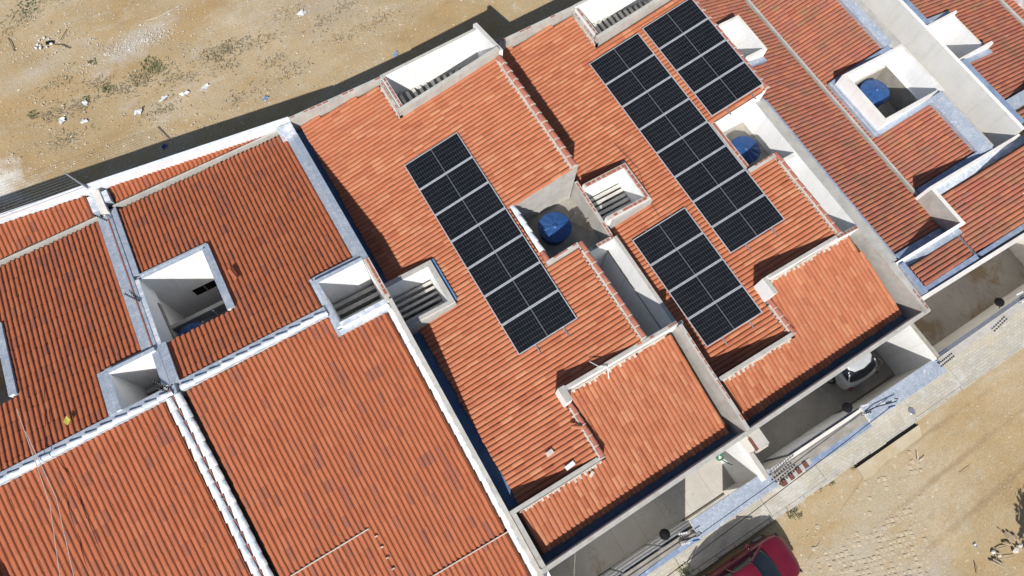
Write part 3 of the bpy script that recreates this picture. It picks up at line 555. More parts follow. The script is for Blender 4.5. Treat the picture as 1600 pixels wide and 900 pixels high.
# front wall, pocket
wall('front_parapet', HE, 20.44, 25.24, 1.93, 2.05, 4.28, 0, [WHITE, WHITE2]); wall('wall_flashing', HE, 20.62, 25.6, 1.62, 1.927, 4.18, 3.6, [SILVW, SILVW]); wall('wall_flashing', HE, 20.7, 23.87, 2.055, 2.30, lambda x, y: zR(x, y) + .12, 3.2, [BLUE, BLUE])
wall('pocket_wall', HE, 20.44, 20.60, .30, 1.927, 4.28, 0, [GRAY, WHITE2]); wall('front_parapet', HE, 17.24, 20.60, .24, .36, 4.282, 0, [WHITE, WHITE])
wall('wall_flashing', HE, 17.5, 20.3, .365, .62, lambda x, y: zL(x, y) + .10, 3.0, [BLUE, BLUE]); wall('wall_flashing', HE, 17.26, 20.3, .02, .237, 4.2, 3.5, [SILV, SILV])
roof(HE, (4.43 + .18 * 17.5, -.18, 0), 0, [(17.46, -.86), (20.30, -.86), (20.30, .03), (17.46, .03)], 'wide', TE, name='porch_roof', nmax=0)
roof(HE, (3.88 - .20 * 20.46, .20, 0), 0, [(20.46, -.86), (27.5, -.86), (27.5, 1.6), (20.64, 1.6), (20.64, .24), (20.46, .24)], 'wide', TE, name='porch_roof', nmax=0)
wall('edge_flashing', HE, 17.24, 17.45, -1.05, .235, 4.36, 3.5, [SILV, BLUE]); wall('edge_flashing', HE, 17.24, 20.30, -1.08, -.86, 4.0, 3.5, [SILV, BLUE]); wall('edge_flashing', HE, 20.46, 27.5, -1.05, -.87, 3.98, 3.5, [BLUE, BLUE])
prism('street_parapet', [(17.22, -1.24), (28, -1.34), (28, -1.18), (17.22, -1.09)], 4.08, 2.6, [WHITE2, WHITE2], HE)
prism('facade_wall', [(17.7, -1.22), (28, -1.3), (28, -1.15), (17.7, -1.07)], 2.597, 0, [WHITE2, GRAY], HE)
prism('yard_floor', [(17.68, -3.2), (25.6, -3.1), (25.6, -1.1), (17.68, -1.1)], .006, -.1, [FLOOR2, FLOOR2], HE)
wall('yard_wall', HE, 25.5, 25.7, -3.2, -1.32, 2.4, 0, [WHITE2, WHITE2]); prism('yard_wall', [(17.68, -3.32), (25.6, -3.2), (25.6, -3.06), (17.68, -3.18)], 2.25, 0, [WHITE2, METAL], HE)
prism('wall_coping', [(17.68, -3.60), (25.6, -3.42), (25.6, -3.21), (17.68, -3.33)], 2.2, 2.05, [WHITE2, GRAY], HE)
# ---------------------------------------------------------------- house F : far right
HF = thing('row_house', 'row house at the right picture edge with pale vent box and silver flashings', 'house', (29, 7, 0), 'terraced houses in the row')
zF = lambda x, y: 4.42 - .21 * (x - 25.5)
polyF = [(25.55, 3.45), (30.55, 3.45), (30.55, 19), (25.55, 19), (25.55, 7.75), (27.0, 7.75), (27.0, 5.7), (25.55, 5.7)]
roof(HF, (4.42 + .21 * 25.5, -.21, 0), 0, polyF, 'wide', TE)
roof(HF, (3.34 - .24 * 30.6, .24, 0), 0, [(30.75, 3.45), (36, 3.45), (36, 19), (30.75, 19)], 'wide', TE, name='right_roof', nmax=0)
roof(HF, (4.36 + .10 * 25.5, -.10, 0), 0, [(25.62, 1.9), (30, 1.9), (30, 2.9), (25.62, 2.9)], 'wide', TE, name='front_roof', nmax=0)
wall('valley_strip', HF, 30.58, 30.72, 3.45, 19, 3.42, 3, [GRAY, GRAY])
wall('edge_flashing', HF, 25.25, 25.56, 7.76, 19, 4.56, 3.9, [BLUE, BLUE]); wall('edge_flashing', HF, 25.25, 25.56, 2.3, 5.68, 4.56, 3.9, [BLUE, BLUE])
wall('edge_flashing', HF, 25.57, 31, 2.92, 3.42, 4.40, 3.5, [SILV, SILV])
wall('vent_wall', HF, 25.25, 27.05, 7.60, 7.70, 4.50, 0, [WHITE, WHITE2]); wall('vent_wall', HF, 26.94, 27.05, 5.80, 7.597, 4.30, 0, [WHITE, WHITE2]); wall('vent_wall', HF, 25.25, 27.25, 5.68, 5.80, 4.50, 0, [WHITE, WHITE2])
wall('vent_flashing', HF, 25.57, 27.1, 7.705, 7.95, lambda x, y: zF(x, y) + .1, 3.6, [BLUE, SILV]); wall('vent_flashing', HF, 25.57, 27.35, 5.45, 5.675, lambda x, y: zF(x, y) + .1, 3.6, [BLUE, SILV]); wall('vent_floor', HF, 25.3, 27, 5.7, 7.6, 1.4, 1.2, [WHITE, WHITE])
wall('roof_patch', HF, 31.1, 31.9, 6.3, 7.6, 3.75, 3.4, [SILVW, SILVW])
# ---------------------------------------------------------------- house B : big gable roof left of centre
zRB = lambda x, y: 6.546 - .19 * y; zFB = lambda x, y: 3.354 + .19 * y
HB = thing('row_house', 'row house with large plain brown-orange gable roof left of the seven-panel array', 'house', (-2.5, 7, 0), 'terraced houses in the row')
polyB = [(-5.86, 8.62), (-.98, 8.62), (-.98, 9.74), (.62, 9.74), (.60, 16.32), (-5.86, 16.22), (-5.86, 13.02), (-3.55, 13.02), (-3.50, 10.12), (-5.86, 10.12)]
roof(HB, (6.546, 0, -.19), 1, polyB, 'narrow', TA)
roof(HB, (3.354, 0, .19), 1, [(-5.84, -2.1), (.74, -2.1), (.74, 7.52), (-.98, 7.52), (-.98, 8.24), (-5.84, 8.24)], 'narrow', TA, name='front_roof', nmax=0)
roof(HB, (3.48 - .12 * 16.45, 0, .12), 1, [(-5.86, 16.52), (.6, 16.56), (.1, 16.66), (-5.86, 17.20)], 'narrow', TA, name='back_roof', nmax=0)
prism('valley_strip', [(-5.95, 16.34), (.68, 16.42), (.68, 16.48), (-5.95, 16.41)], 3.56, 3.1, [GRAY, GRAY], HB)
prism('back_parapet', [(-6.0, 17.22), (1.05, 16.42), (1.05, 16.54), (-6.0, 17.34)], 3.96, 0, [MEMB, MEMB], HB)
wall('corner_flashing', HB, .45, 1.04, 15.9, 16.32, 3.9, 3.3, [SILVW, SILVW])
wr = lambda x, y: 6.88 - .20 * y; wf = lambda x, y: 3.60 + .19 * y
wall('party_wall', HB, .84, 1.06, 9.42, 16.3, wr, 0, [GRAY, SILV]); wall('edge_flashing', HB, .62, .838, 9.74, 16.3, lambda x, y: zRB(x, y) + .10, 3, [SILV, SILV])
wall('party_wall', HB, .92, 1.06, -5, 9.417, lambda x, y: min(3.52 + .19 * y, 5.05), 0, [GRAY, SILV]) if False else prism('party_wall', [(.92, -2.3), (1.06, -2.3), (1.06, 7.7), (.92, 7.7)], lambda x, y: 3.76 + .185 * y, 0, [GRAY, GRAY], HB)
wall('party_wall', HB, .86, 1.06, 7.72, 9.417, 5.04, 0, [WHITE, MORT]); bricks(HB, (.98, 7.75, 0), (.98, 9.4, 0), .10, 8, 5.04, .1, .2)
ridged('silver_cap_tile', HB, (.86, -2.3, 2.983), (.86, 7.5, 4.845), .115, .09, SILVW, .42)
# step cap (front/rear ridge)
wall('ridge_cap', HB, -5.85, -.97, 8.24, 8.60, lambda x, y: 5.02 - .25 * abs(y - 8.36), 4.5, [SILVW, SILV])
ridged('silver_ridge_tile', HB, (-5.85, 8.34, 4.98), (-.95, 8.34, 4.98), .10, .08, SILVW, .45)
# vent near centre
wall('vent_wall', HB, -.90, -.76, 7.72, 9.55, 5.0, 0, [WHITE, SILV]); wall('vent_wall', HB, -.757, .86, 9.42, 9.55, 5.0, 0, [WHITE, SILV]); wall('vent_wall', HB, -.757, .857, 7.66, 7.84, 5.03, 0, [WHITE, SILVW])
wall('vent_flashing', HB, -1.0, -.905, 7.5, 9.72, 4.86, 4.3, [SILV, SILV]); wall('vent_flashing', HB, -.9, .84, 9.555, 9.76, lambda x, y: zRB(x, y) + .12, 4.2, [SILV, SILV]); wall('vent_flashing', HB, -.9, .9, 7.50, 7.657, 4.90, 4.4, [SILVW, SILVW])
slats(HB, 5, -.76, .85, 7.9, 9.4, 2.9, 'x', .14, .1); wall('vent_floor', HB, -.8, .9, 7.8, 9.5, .02, -.1, [CONC, CONC])
# large light well
wall('well_wall', HB, -6.12, -3.66, 12.86, 12.98, 4.12, 0, [WHITE, SILV]); wall('well_flashing', HB, -5.87, -3.5, 12.984, 13.05, lambda x, y: zRB(x, y) + .09, 3.8, [SILV, SILV])
wall('well_wall', HB, -3.72, -3.60, 10.15, 12.857, lambda x, y: zRB(x, y) + .08, 0, [WHITE, SILV]); wall('well_flashing', HB, -3.597, -3.46, 10.15, 12.98, lambda x, y: zRB(x, y) + .10, 3.9, [SILV, SILV])
wall('well_ledge', HB, -6.02, -5.88, 10.3, 12.2, 3.35, 3.15, [CONC, CONC]); wall('well_curb', HB, -6.1, -3.73, 11.52, 11.66, 2.45, 1.8, [GRAY, GRAY]); wall('tank_platform', HB, -6.1, -3.73, 8.7, 11.517, 2.0, 1.85, [CONC, CONC])
wall('well_floor', HB, -6.1, -3.7, 9.6, 12.9, .01, -.1, [CONC, CONC]); wall('window_grille', HB, -5.05, -4.2, 12.84, 12.865, 1.85, 1.35, [BLACK, BLACK]); wall('window_sill', HB, -4.64, -4.6, 12.83, 12.84, 1.85, 1.35, [CONC, CONC])
# mortar seams on the front roof
def seam(x0, y0, x1, y1): prism('mortar_seam', [(x0, y0), (x1, y1), (x1, y1 + .035), (x0, y0 + .035)] if abs(x1 - x0) > .1 else [(x0, y0), (x0 + .04, y0), (x1 + .04, y1), (x1, y1)], lambda x, y: zFB(x, y) + .052, lambda x, y: zFB(x, y) - .05, [MORT, MORT], HB)
seam(-5.6, 1.84, -2.9, 1.86); seam(-2.0, -.33, .78, -.40)
for k in range(5): wall('mortar_seam', HB, -2.86, -2.76, 1.55 - .36 * k, 1.585 - .36 * k, lambda x, y: zFB(x, y) + .07, 3, [MORT, MORT])
# ---------------------------------------------------------------- house A : far left
HA = thing('row_house', 'leftmost row house, brown-orange roof cut by the picture edge beside the ribbed silver seam', 'house', (-10, 7, 0), 'terraced houses in the row')
polyA = [(-19, 8.62), (-8.06, 8.62), (-7.86, 10.16), (-6.56, 10.16), (-6.54, 16.10), (-19, 16.0)] 
polyA = [(-19, 8.62), (-8.02, 8.62), (-7.86, 10.16), (-6.56, 10.16), (-6.54, 16.10), (-19, 16.0), (-19, 13.7), (-10.42, 13.7), (-10.36, 10.8), (-19, 10.8)]
roof(HA, (6.546, 0, -.19), 1, polyA, 'narrow', TA)
roof(HA, (3.354, 0, .19), 1, [(-19, -2), (-6.42, -2), (-6.42, 8.24), (-19, 8.24)], 'narrow', TA, name='front_roof', nmax=0)
roof(HA, (3.48 - .12 * 16.3, 0, .12), 1, [(-19, 16.28), (-6.6, 16.36), (-6.6, 17.25), (-19, 18.5)], 'narrow', TA, name='back_roof', nmax=0)
prism('valley_strip', [(-19, 16.08), (-6.45, 16.19), (-6.45, 16.26), (-19, 16.15)], 3.56, 3.1, [GRAY, GRAY], HA)
prism('back_parapet', [(-19, 18.55), (-6.0, 17.22), (-6.0, 17.34), (-19, 18.67)], 3.958, 0, [MEMB, MEMB], HA)
wall('party_wall', HA, -6.30, -6.08, 10.0, 17.1, lambda x, y: 6.68 - .19 * y, 0, [WHITE, SILV]); wall('edge_flashing', HA, -6.56, -6.303, 10.16, 16.1, lambda x, y: zRB(x, y) + .10, 3, [SILV, SILV]); wall('edge_flashing', HA, -6.56, -6.303, 16.3, 17.0, 3.75, 3, [SILV, SILVW])
wall('edge_flashing', HB, -6.077, -5.86, 13.06, 16.3, lambda x, y: zRB(x, y) + .10, 3, [SILV, SILV]); wall('edge_flashing', HB, -6.077, -5.86, 16.5, 16.98, 3.75, 3, [SILV, SILVW])
wall('edge_flashing', HB, -6.077, -5.80, 8.6, 10.1, lambda x, y: zRB(x, y) + .12, 3, [SILV, SILV]); wall('edge_flashing', HB, -6.077, -5.93, 10.1, 12.86, lambda x, y: zRB(x, y) + .11, 3, [WHITE, SILVW])
prism('crack_strip', [(-6.23, 10.0), (-6.19, 10.0), (-6.19, 15.9), (-6.23, 15.9)], lambda x, y: 6.70 - .19 * y, 3, [BRICK, BRICK], HA)
wall('beam_cap', HA, -6.32, -6.08, 16.1, 17.1, 3.80, 3.3, [WHITE2, WHITE2])
wall('party_wall', HA, -6.25, -6.10, -2, 9.997, lambda x, y: min(3.30 + .19 * y, 4.9) if y < 9 else 4.72, 0, [GRAY, GRAY]) if False else prism('party_wall', [(-6.20, -2), (-6.14, -2), (-6.14, 8.5), (-6.20, 8.5)], lambda x, y: 3.44 + .19 * y, 0, [GRAY, BRICK], HA)
ridged('silver_cap_tile', HA, (-6.29, -2, 3.05), (-6.29, 8.2, 4.99), .115, .09, SILVW, .42); ridged('silver_cap_tile', HA, (-6.0, -2, 3.05), (-6.0, 8.2, 4.99), .13, .09, SILVW, .42)
wall('ridge_cap', HA, -19, -6.0, 8.24, 8.60, lambda x, y: 5.02 - .25 * abs(y - 8.36), 4.5, [SILVW, SILV]); ridged('silver_ridge_tile', HA, (-12.5, 8.34, 4.98), (-6.1, 8.34, 4.98), .10, .08, SILVW, .45)
wall('vent_wall', HA, -7.76, -7.62, 8.60, 10.05, lambda x, y: zRB(x, y) + .12, 0, [WHITE, SILV]); wall('vent_wall', HA, -7.617, -6.15, 9.92, 10.05, 4.88, 0, [WHITE, SILV])
wall('vent_flashing', HA, -8.0, -7.763, 8.6, 10.15, lambda x, y: zRB(x, y) + .10, 4, [SILV, SILV]); wall('vent_flashing', HA, -7.76, -6.56, 10.055, 10.18, lambda x, y: zRB(x, y) + .10, 4, [SILV, SILV]); wall('vent_wall', HA, -6.30, -6.08, 8.62, 9.997, lambda x, y: zRB(x, y) + .13, 0, [WHITE, SILV])
slats(HA, 4, -7.6, -6.3, 8.7, 9.9, 2.6, 'x', .14, .1); wall('vent_floor', HA, -7.7, -6.2, 8.6, 10, .02, -.1, [CONC, CONC])
wall('well_wall', HA, -10.6, -10.42, 10.9, 13.7, lambda x, y: zRB(x, y) + .06, 0, [WHITE, SILV]); wall('well_flashing', HA, -10.417, -10.34, 10.85, 13.7, lambda x, y: zRB(x, y) + .09, 3.5, [SILV, SILV]); wall('well_floor', HA, -19, -10.5, 10.7, 13.7, .02, -.1, [CONC, CONC])
# ---------------------------------------------------------------- solar panels
PL_, PW = 2.28, 1.155; CELLG = .006
def panel_meshes():
    fr_v, fr_f = [], []
    def bx(V_, F_, x0, x1, y0, y1, z0, z1):
        b_ = len(V_); V_ += [(x, y, z) for x in (x0, x1) for y in (y0, y1) for z in (z0, z1)]
        F_ += [tuple(b_ + i for i in q) for q in ((0, 1, 3, 2), (4, 6, 7, 5), (0, 4, 5, 1), (2, 3, 7, 6), (0, 2, 6, 4), (1, 5, 7, 3))]
    fw = .025
    for a in ((0, PL_, 0, fw), (0, PL_, PW - fw, PW), (0, fw, fw, PW - fw), (PL_ - fw, PL_, fw, PW - fw)): bx(fr_v, fr_f, *a, -.035, .004)
    frame = mesh('frame', fr_v, fr_f, ALU)
    bk_v, bk_f = [], []; bx(bk_v, bk_f, fw, PL_ - fw, fw, PW - fw, -.030, -.006); back = mesh('backsheet', bk_v, bk_f, BACKS)
    halves = []
    for h in (0, 1):
        x0 = fw + .014 if h == 0 else PL_ / 2 + .016; x1 = PL_ / 2 - .016 if h == 0 else PL_ - fw - .014; y0, y1 = fw + .012, PW - fw - .012
        V_, F_ = [], []; nx, ny = 12, 6; dx, dy = (x1 - x0) / nx, (y1 - y0) / ny; c = .010
        for i in range(nx):
            for j in range(ny):
                a, b2 = x0 + i * dx + CELLG / 2 * .8, x0 + (i + 1) * dx - CELLG / 2 * .8; p, q = y0 + j * dy + CELLG / 2 * 1.3, y0 + (j + 1) * dy - CELLG / 2 * 1.3; b_ = len(V_)
                V_ += [(a + c, p, 0), (b2 - c, p, 0), (b2, p + c, 0), (b2, q - c, 0), (b2 - c, q, 0), (a + c, q, 0), (a, q - c, 0), (a, p + c, 0)]
                F_.append(tuple(range(b_, b_ + 8)))
        halves.append(mesh('cell_field', V_, F_, CELL))
    return frame, back, halves
FRM, BCK, HLV = panel_meshes()
th = .23629; ex = Vector((math.cos(th), 0, math.sin(th))); ey = Vector((0, -1, 0)); ez = ex.cross(-ey)
ORD = ['topmost', 'second', 'third', 'fourth', 'fifth', 'sixth', 'seventh', 'eighth']
arrays = [((3.833, 12.395, 4.222), 7, 'solar array standing alone on the left house roof', 'long left array', HC),
          ((12.347, 13.021, 4.081), 8, 'eight-panel solar array running down the right house roof', 'eight-panel array', HD),
          ((14.800, 13.088, 4.670), 4, 'short solar array at the top beside the ridge tiles', 'upper short array', HD),
          ((9.804, 5.978, 3.465), 4, 'short solar array low on the roof beside the narrow white court', 'lower short array', HD)]
for org, n, desc, nm, hs in arrays:
    o0 = Vector(org)
    for i in range(n):
        p = o0 + ey * (1.1752 * i)
        word = 'bottom' if i == n - 1 else ORD[i]
        T = thing('solar_panel', f'{word} panel of the {desc}', 'solar panel', p, 'solar panels of the ' + nm)
        M = Matrix(((ex.x, ey.x, ez.x, p.x), (ex.y, ey.y, ez.y, p.y), (ex.z, ey.z, ez.z, p.z), (0, 0, 0, 1)))
        for k, me in (('frame', FRM), ('backsheet', BCK), ('cell_field', HLV[0]), ('cell_field', HLV[1])): put(k, me, T, M)
    T = thing('mounting_rails', f'pair of aluminium rails with clamps under the {nm}', 'rail', o0, None)
    for s in (.28, .76):
        c0 = o0 + ex * (PL_ * s) - ez * .075; a = c0 - ey * .10; b = c0 + ey * (1.1752 * n + .30)
        wd = ex * .02
        v = [tuple(q + w_ + z_) for q in (a, b) for w_ in (-wd, wd) for z_ in (-ez * .03, ez * .02)]
        part('rail', v, [(0, 1, 3, 2), (4, 6, 7, 5), (0, 4, 5, 1), (2, 3, 7, 6), (0, 2, 6, 4), (1, 5, 7, 3)], METAL, T)
        for i in range(1, n):
            q = o0 + ex * (PL_ * s) + ey * (1.1752 * i - .01); hw = ex * .02; hl = ey * .02
            v = [tuple(q + a1 + a2 + a3) for a1 in (-hw, hw) for a2 in (-hl, hl) for a3 in (-ez * .05, ez * .009)]
            part('clamp', v, [(0, 1, 3, 2), (4, 6, 7, 5), (0, 4, 5, 1), (2, 3, 7, 6), (0, 2, 6, 4), (1, 5, 7, 3)], ALU, T)
    # strip bridging the gap between panels
    for i in range(1, n):
        q = o0 + ey * (1.1752 * i - .010); v = [tuple(q + ex * a1 + ey * a2 + ez * a3) for a1 in (.03, PL_ - .03) for a2 in (-.011, .011) for a3 in (-.03, -.012)]
        part('gap_strip', v, [(0, 1, 3, 2), (4, 6, 7, 5), (0, 4, 5, 1), (2, 3, 7, 6), (0, 2, 6, 4), (1, 5, 7, 3)], BACKS, T)
# ---------------------------------------------------------------- water tanks
def tank(x, y, zb, h, r, label, rot=0.0):
    T = thing('water_tank', label, 'water tank', (x, y, zb), 'blue water tanks in the roof wells')
    K = 40
    def lathe(nm, prof, mat, seg=K, rib=None):
        v, f = [], []
        for (rr, z) in prof:
            for k in range(seg):
                a = 2 * math.pi * k / seg + rot; s = rib(a, rr) if rib else 0; v.append((x + rr * math.cos(a), y + rr * math.sin(a), zb + z + s))
        for i in range(len(prof) - 1):
            for k in range(seg): f.append((i * seg + k, i * seg + (k + 1) % seg, (i + 1) * seg + (k + 1) % seg, (i + 1) * seg + k))
        f.append(tuple((len(prof) - 1) * seg + k for k in range(seg)))
        return part(nm, v, f, mat, T, smooth=True)
    lathe('tank_body', [(r * .80, 0), (r * .84, h * .3), (r * .86, h * .33), (r * .86, h * .38), (r * .90, h * .7), (r * .93, h * .86)], PLAS)
    rib = lambda a, rr: (.030 * abs(math.sin((a - rot) * 5)) ** .5 - .012) * min(1, rr / (r * .5)) if rr > .08 else 0
    lathe('tank_lid', [(r * 1.0, h * .84), (r * 1.01, h * .92), (r * .97, h * .93), (r * .8, h * .97), (r * .5, h * 1.03), (r * .22, h * 1.08), (r * .12, h * 1.09), (r * .115, h * 1.13), (r * .02, h * 1.14)], PLAS, 80, rib)
    tube('outlet_pipe', [(x + r * .8, y + .1, zb + .12), (x + r * 1.15, y + .1, zb + .12), (x + r * 1.15, y + .1, zb + .05)], .025, LPLAS, T)
    return T
tank(7.62, 7.86, 2.84, .62, .62, 'blue round water tank in the rough grey well right of the seven-panel array')
tank(15.82, 6.98, 3.02, .60, .60, 'blue round water tank in the white well below the four-panel upper array', .3)
tank(22.85, 6.72, 1.96, 1.05, .62, 'blue round water tank in the square white-rimmed well on the weathered red roof', .5)
tank(-5.5, 10.72, 2.01, .62, .60, 'blue water tank half hidden under broken tile edge in the large white light well', .2)
for k, (px, py) in enumerate([(-5.75, 11.1), (-5.05, 11.25), (-4.55, 11.4)]):
    tag(tube('vent_pipe', [(px, py, 2.0), (px, py, 2.35 + .1 * k)], .03, LPLAS), ['short white pipe nearest the hidden blue tank in the large light well', 'middle white pipe standing in the large light well', 'tallest white pipe standing in the large light well'][k], 'pipe', 'white pipes in the light well')
# wood/pipe frames in wells
def rebar(x, y, z, label, sc=1, rot=0):
    T = thing('scrap_bundle', label, 'scrap', (x, y, z)); c, s = math.cos(rot), math.sin(rot)
    for (a, b) in (((-.5, .6, .02), (.25, -.6, .12)), ((-.15, .0, .05), (.3, .12, .25)), ((.0, -.25, .05), (.45, -.12, .3)), ((-.45, .3, .02), (-.5, .75, .3)), ((-.3, .25, .04), (.0, .35, .3)), ((.1, -.5, .06), (.4, -.25, .1))):
        P_ = [Vector((x + (q[0] * c - q[1] * s) * sc, y + (q[0] * s + q[1] * c) * sc, z + q[2] * sc)) for q in (a, b)]
        tube('scrap_stick', [P_[0], (P_[0] + P_[1]) / 2 + Vector((.02, .01, .02)), P_[1]], .016, WOOD, T)
rebar(8.62, 7.75, 2.84, 'scrap rods and sticks leaning behind the blue tank in the rough grey well', 1.0)
rebar(16.55, 6.95, 3.02, 'small tangle of sticks on the ledge behind the blue tank in the white well', .55, .3)
# ---------------------------------------------------------------- cars
def loft(nm, st, mats, T, M, fmf=None, sub=2):
    """st: list of stations (x, [(y,z)...]) half profile from bottom to top; mirrored"""
    v, f, fm = [], [], []; K = len(st[0][1])
    for x, pr in st:
        for s in (1, -1):
            for (y_, z_) in pr: v.append(tuple(M @ Vector((x, s * y_, z_))))
    W = 2 * K
    for i in range(len(st) - 1):
        for k in range(K - 1):
            a = i * W + k; b = (i + 1) * W + k
            f.append((a, a + 1, b + 1, b)); fm.append(fmf(i, k) if fmf else 0)
            f.append((a + K, b + K, b + K + 1, a + K + 1)); fm.append(fmf(i, k) if fmf else 0)
        a = i * W; b = (i + 1) * W
        f.append((a + K - 1, a + W - 1, b + W - 1, b + K - 1)); fm.append(fmf(i, K - 1) if fmf else 0)
        f.append((a, b, b + K, a + K)); fm.append(0)
    for i, rev in ((0, False), (len(st) - 1, True)):
        for k in range(K - 1):
            q = (i * W + k, i * W + K + k, i * W + K + k + 1, i * W + k + 1); f.append(q if not rev else q[::-1]); fm.append(0)
    me = mesh(nm, v, f, mats, fm, smooth=True); o = put(nm, me, T)
    if sub:
        md = o.modifiers.new('s', 'SUBSURF'); md.levels = sub; md.render_levels = sub
    return o
def disc(nm, c, r, h, mat, T, ax, r2=None, K=24):
    c = Vector(c); ax = Vector(ax).normalized(); a = ax.orthogonal().normalized(); b = ax.cross(a); v, f = [], []
    for (rr, d) in ((r * .9, 0), (r, h * .15), (r, h * .85), (r * .9, h), (r2 or r * .55, h * .92)):
        for k in range(K):
            t_ = 2 * math.pi * k / K; v.append(tuple(c + ax * d + (a * math.cos(t_) + b * math.sin(t_)) * rr))
    for i in range(4):
        for k in range(K): f.append((i * K + k, i * K + (k + 1) % K, (i + 1) * K + (k + 1) % K, (i + 1) * K + k))
    f.append(tuple(range(K))[::-1]); f.append(tuple(4 * K + k for k in range(K)))
    return part(nm, v, f, mat, T)
def car(label, loc, ang, paint, Lc=4.1, Wc=1.74):
    T = thing('parked_car', label, 'car', loc); M = Matrix.Translation(loc) @ Matrix.Rotation(ang, 4, 'Z')
    h = Wc / 2; S = []
    # x from rear (-) to front (+); body up to belt line
    for x, wd, zb, zs, zt in ((-2.05, .72, .42, .62, .80), (-1.98, .86, .26, .66, .98), (-1.6, .96, .22, .70, 1.02), (-1.0, 1.0, .20, .72, .98), (0, 1.0, .20, .72, .95), (.75, 1.0, .20, .72, .97), (1.15, .985, .20, .70, .95), (1.55, .96, .20, .66, .87), (1.85, .86, .22, .60, .78), (2.03, .66, .30, .50, .62)):
        S.append((x * Lc / 4.1, [(h * wd * .86, zb), (h * wd * .99, zb + .08), (h * wd, zs), (h * wd * .97, zt - .05), (h * wd * .88, zt), (h * wd * .45, zt + .035)]))
    loft('body', S, [paint], T, M)
    G = []
    for x, wd, zt in ((-1.93, .80, 1.04), (-1.55, .76, 1.36), (-1.1, .73, 1.46), (-.3, .72, 1.50), (.25, .72, 1.46), (.72, .77, 1.22), (1.12, .82, .99)):
        G.append((x * Lc / 4.1, [(h * .90, .92), (h * (wd + .07), .92 + (zt - .92) * .55), (h * wd, zt - .03), (h * wd * .9, zt), (h * wd * .4, zt + .015)]))
    loft('greenhouse', G, [GLASS], T, M)
    Rf = []
    for x, wd, zt in ((-1.62, .755, 1.352), (-1.1, .735, 1.467), (-.3, .728, 1.507), (.25, .725, 1.468), (.36, .72, 1.43)):
        Rf.append((x * Lc / 4.1, [(h * (wd + .01), zt - .045), (h * (wd + .012), zt - .02), (h * wd * .92, zt + .012), (h * wd * .4, zt + .03)]))
    loft('roof_panel', Rf, [paint], T, M, sub=1)
    for s in (1, -1):
        tube('pillar', [M @ Vector((.34 * Lc / 4.1, s * h * .73, 1.42)), M @ Vector((1.12 * Lc / 4.1, s * h * .90, .96))], .035, paint, T)
        tube('pillar', [M @ Vector((-.45 * Lc / 4.1, s * h * .745, 1.46)), M @ Vector((-.5 * Lc / 4.1, s * h * .93, .95))], .03, paint, T)
        tube('pillar', [M @ Vector((-1.5 * Lc / 4.1, s * h * .77, 1.34)), M @ Vector((-1.85 * Lc / 4.1, s * h * .88, .98))], .028, paint, T)
        for xw in (-1.28, 1.30):
            c = M @ Vector((xw * Lc / 4.1, s * (h - .20), .31)); d = (M.to_3x3() @ Vector((0, s, 0)))
            disc('wheel', c, .31, .21, TYRE, T, d); disc('rim', c + d * .195, .20, .022, METAL, T, d, .08, 16)
        mp = M @ Vector((.62 * Lc / 4.1, s * (h + .10), .98)); v = []
        mm = bpy.data.meshes.new('mirror'); bm = bmesh.new(); bmesh.ops.create_uvsphere(bm, u_segments=12, v_segments=8, radius=1); bm.to_mesh(mm); bm.free(); mm.materials.append(paint)
        put('mirror', mm, T, Matrix.Translation(mp) @ Matrix.Rotation(ang, 4, 'Z') @ Matrix.Diagonal((.075, .12, .075, 1)))
        for nm, xx, mat in (('headlight', 1.83, GLASS), ('taillight', -1.98, REDL)):
            mm = bpy.data.meshes.new(nm); bm = bmesh.new(); bmesh.ops.create_uvsphere(bm, u_segments=12, v_segments=8, radius=1); bm.to_mesh(mm); bm.free(); mm.materials.append(mat)
            for p_ in mm.polygons: p_.use_smooth = True
            put(nm, mm, T, Matrix.Translation(M @ Vector((xx * Lc / 4.1, s * h * .70, .66 if xx > 0 else .80))) @ Matrix.Rotation(ang + s * (-.45 if xx > 0 else .45), 4, 'Z') @ Matrix.Diagonal((.07, .19, .09, 1)))
        tube('door_handle', [M @ Vector((-.15, s * (h * 1.0), .80)), M @ Vector((.02, s * (h * 1.0), .80))], .015, paint, T)
    return T
car('crimson hatchback parked against the kerb, cut off by the bottom picture edge', (7.25, -6.13, GZ), 0.0, REDP, 4.1, 1.72)
car('white car standing in the shaded garage yard, tail towards the street', (15.50, -.72, .006), math.pi / 2, WHP, 4.0, 1.66)
# ---------------------------------------------------------------- street furniture and small items
def lamp(x, y, z, label):
    T = thing('wall_lamp', label, 'lamp', (x, y, z), 'black lamps on the street walls')
    mm = bpy.data.meshes.new('lamp_head'); bm = bmesh.new(); bmesh.ops.create_icosphere(bm, subdivisions=2, radius=.19)
    for v_ in bm.verts:
        v_.co.z *= .75
        if v_.co.z < 0: v_.co.z *= .4
    bm.to_mesh(mm); bm.free(); mm.materials.append(BLACK); put('lamp_head', mm, T, Matrix.Translation((x, y, z + .1)))
    tube('lamp_arm', [(x, y, z + .05), (x + .05, y - .14, z + .02), (x + .05, y - .2, z - .15)], .02, BLACK, T)
lamp(5.22, -3.12, 2.3, 'black round lamp on the gate wall above the stained yard beside the crimson car')
lamp(13.35, -2.98, 2.3, 'black round lamp on the wall below the white car yard')
lamp(21.15, -2.86, 2.3, 'black round lamp on the wall of the brown-stained yard')
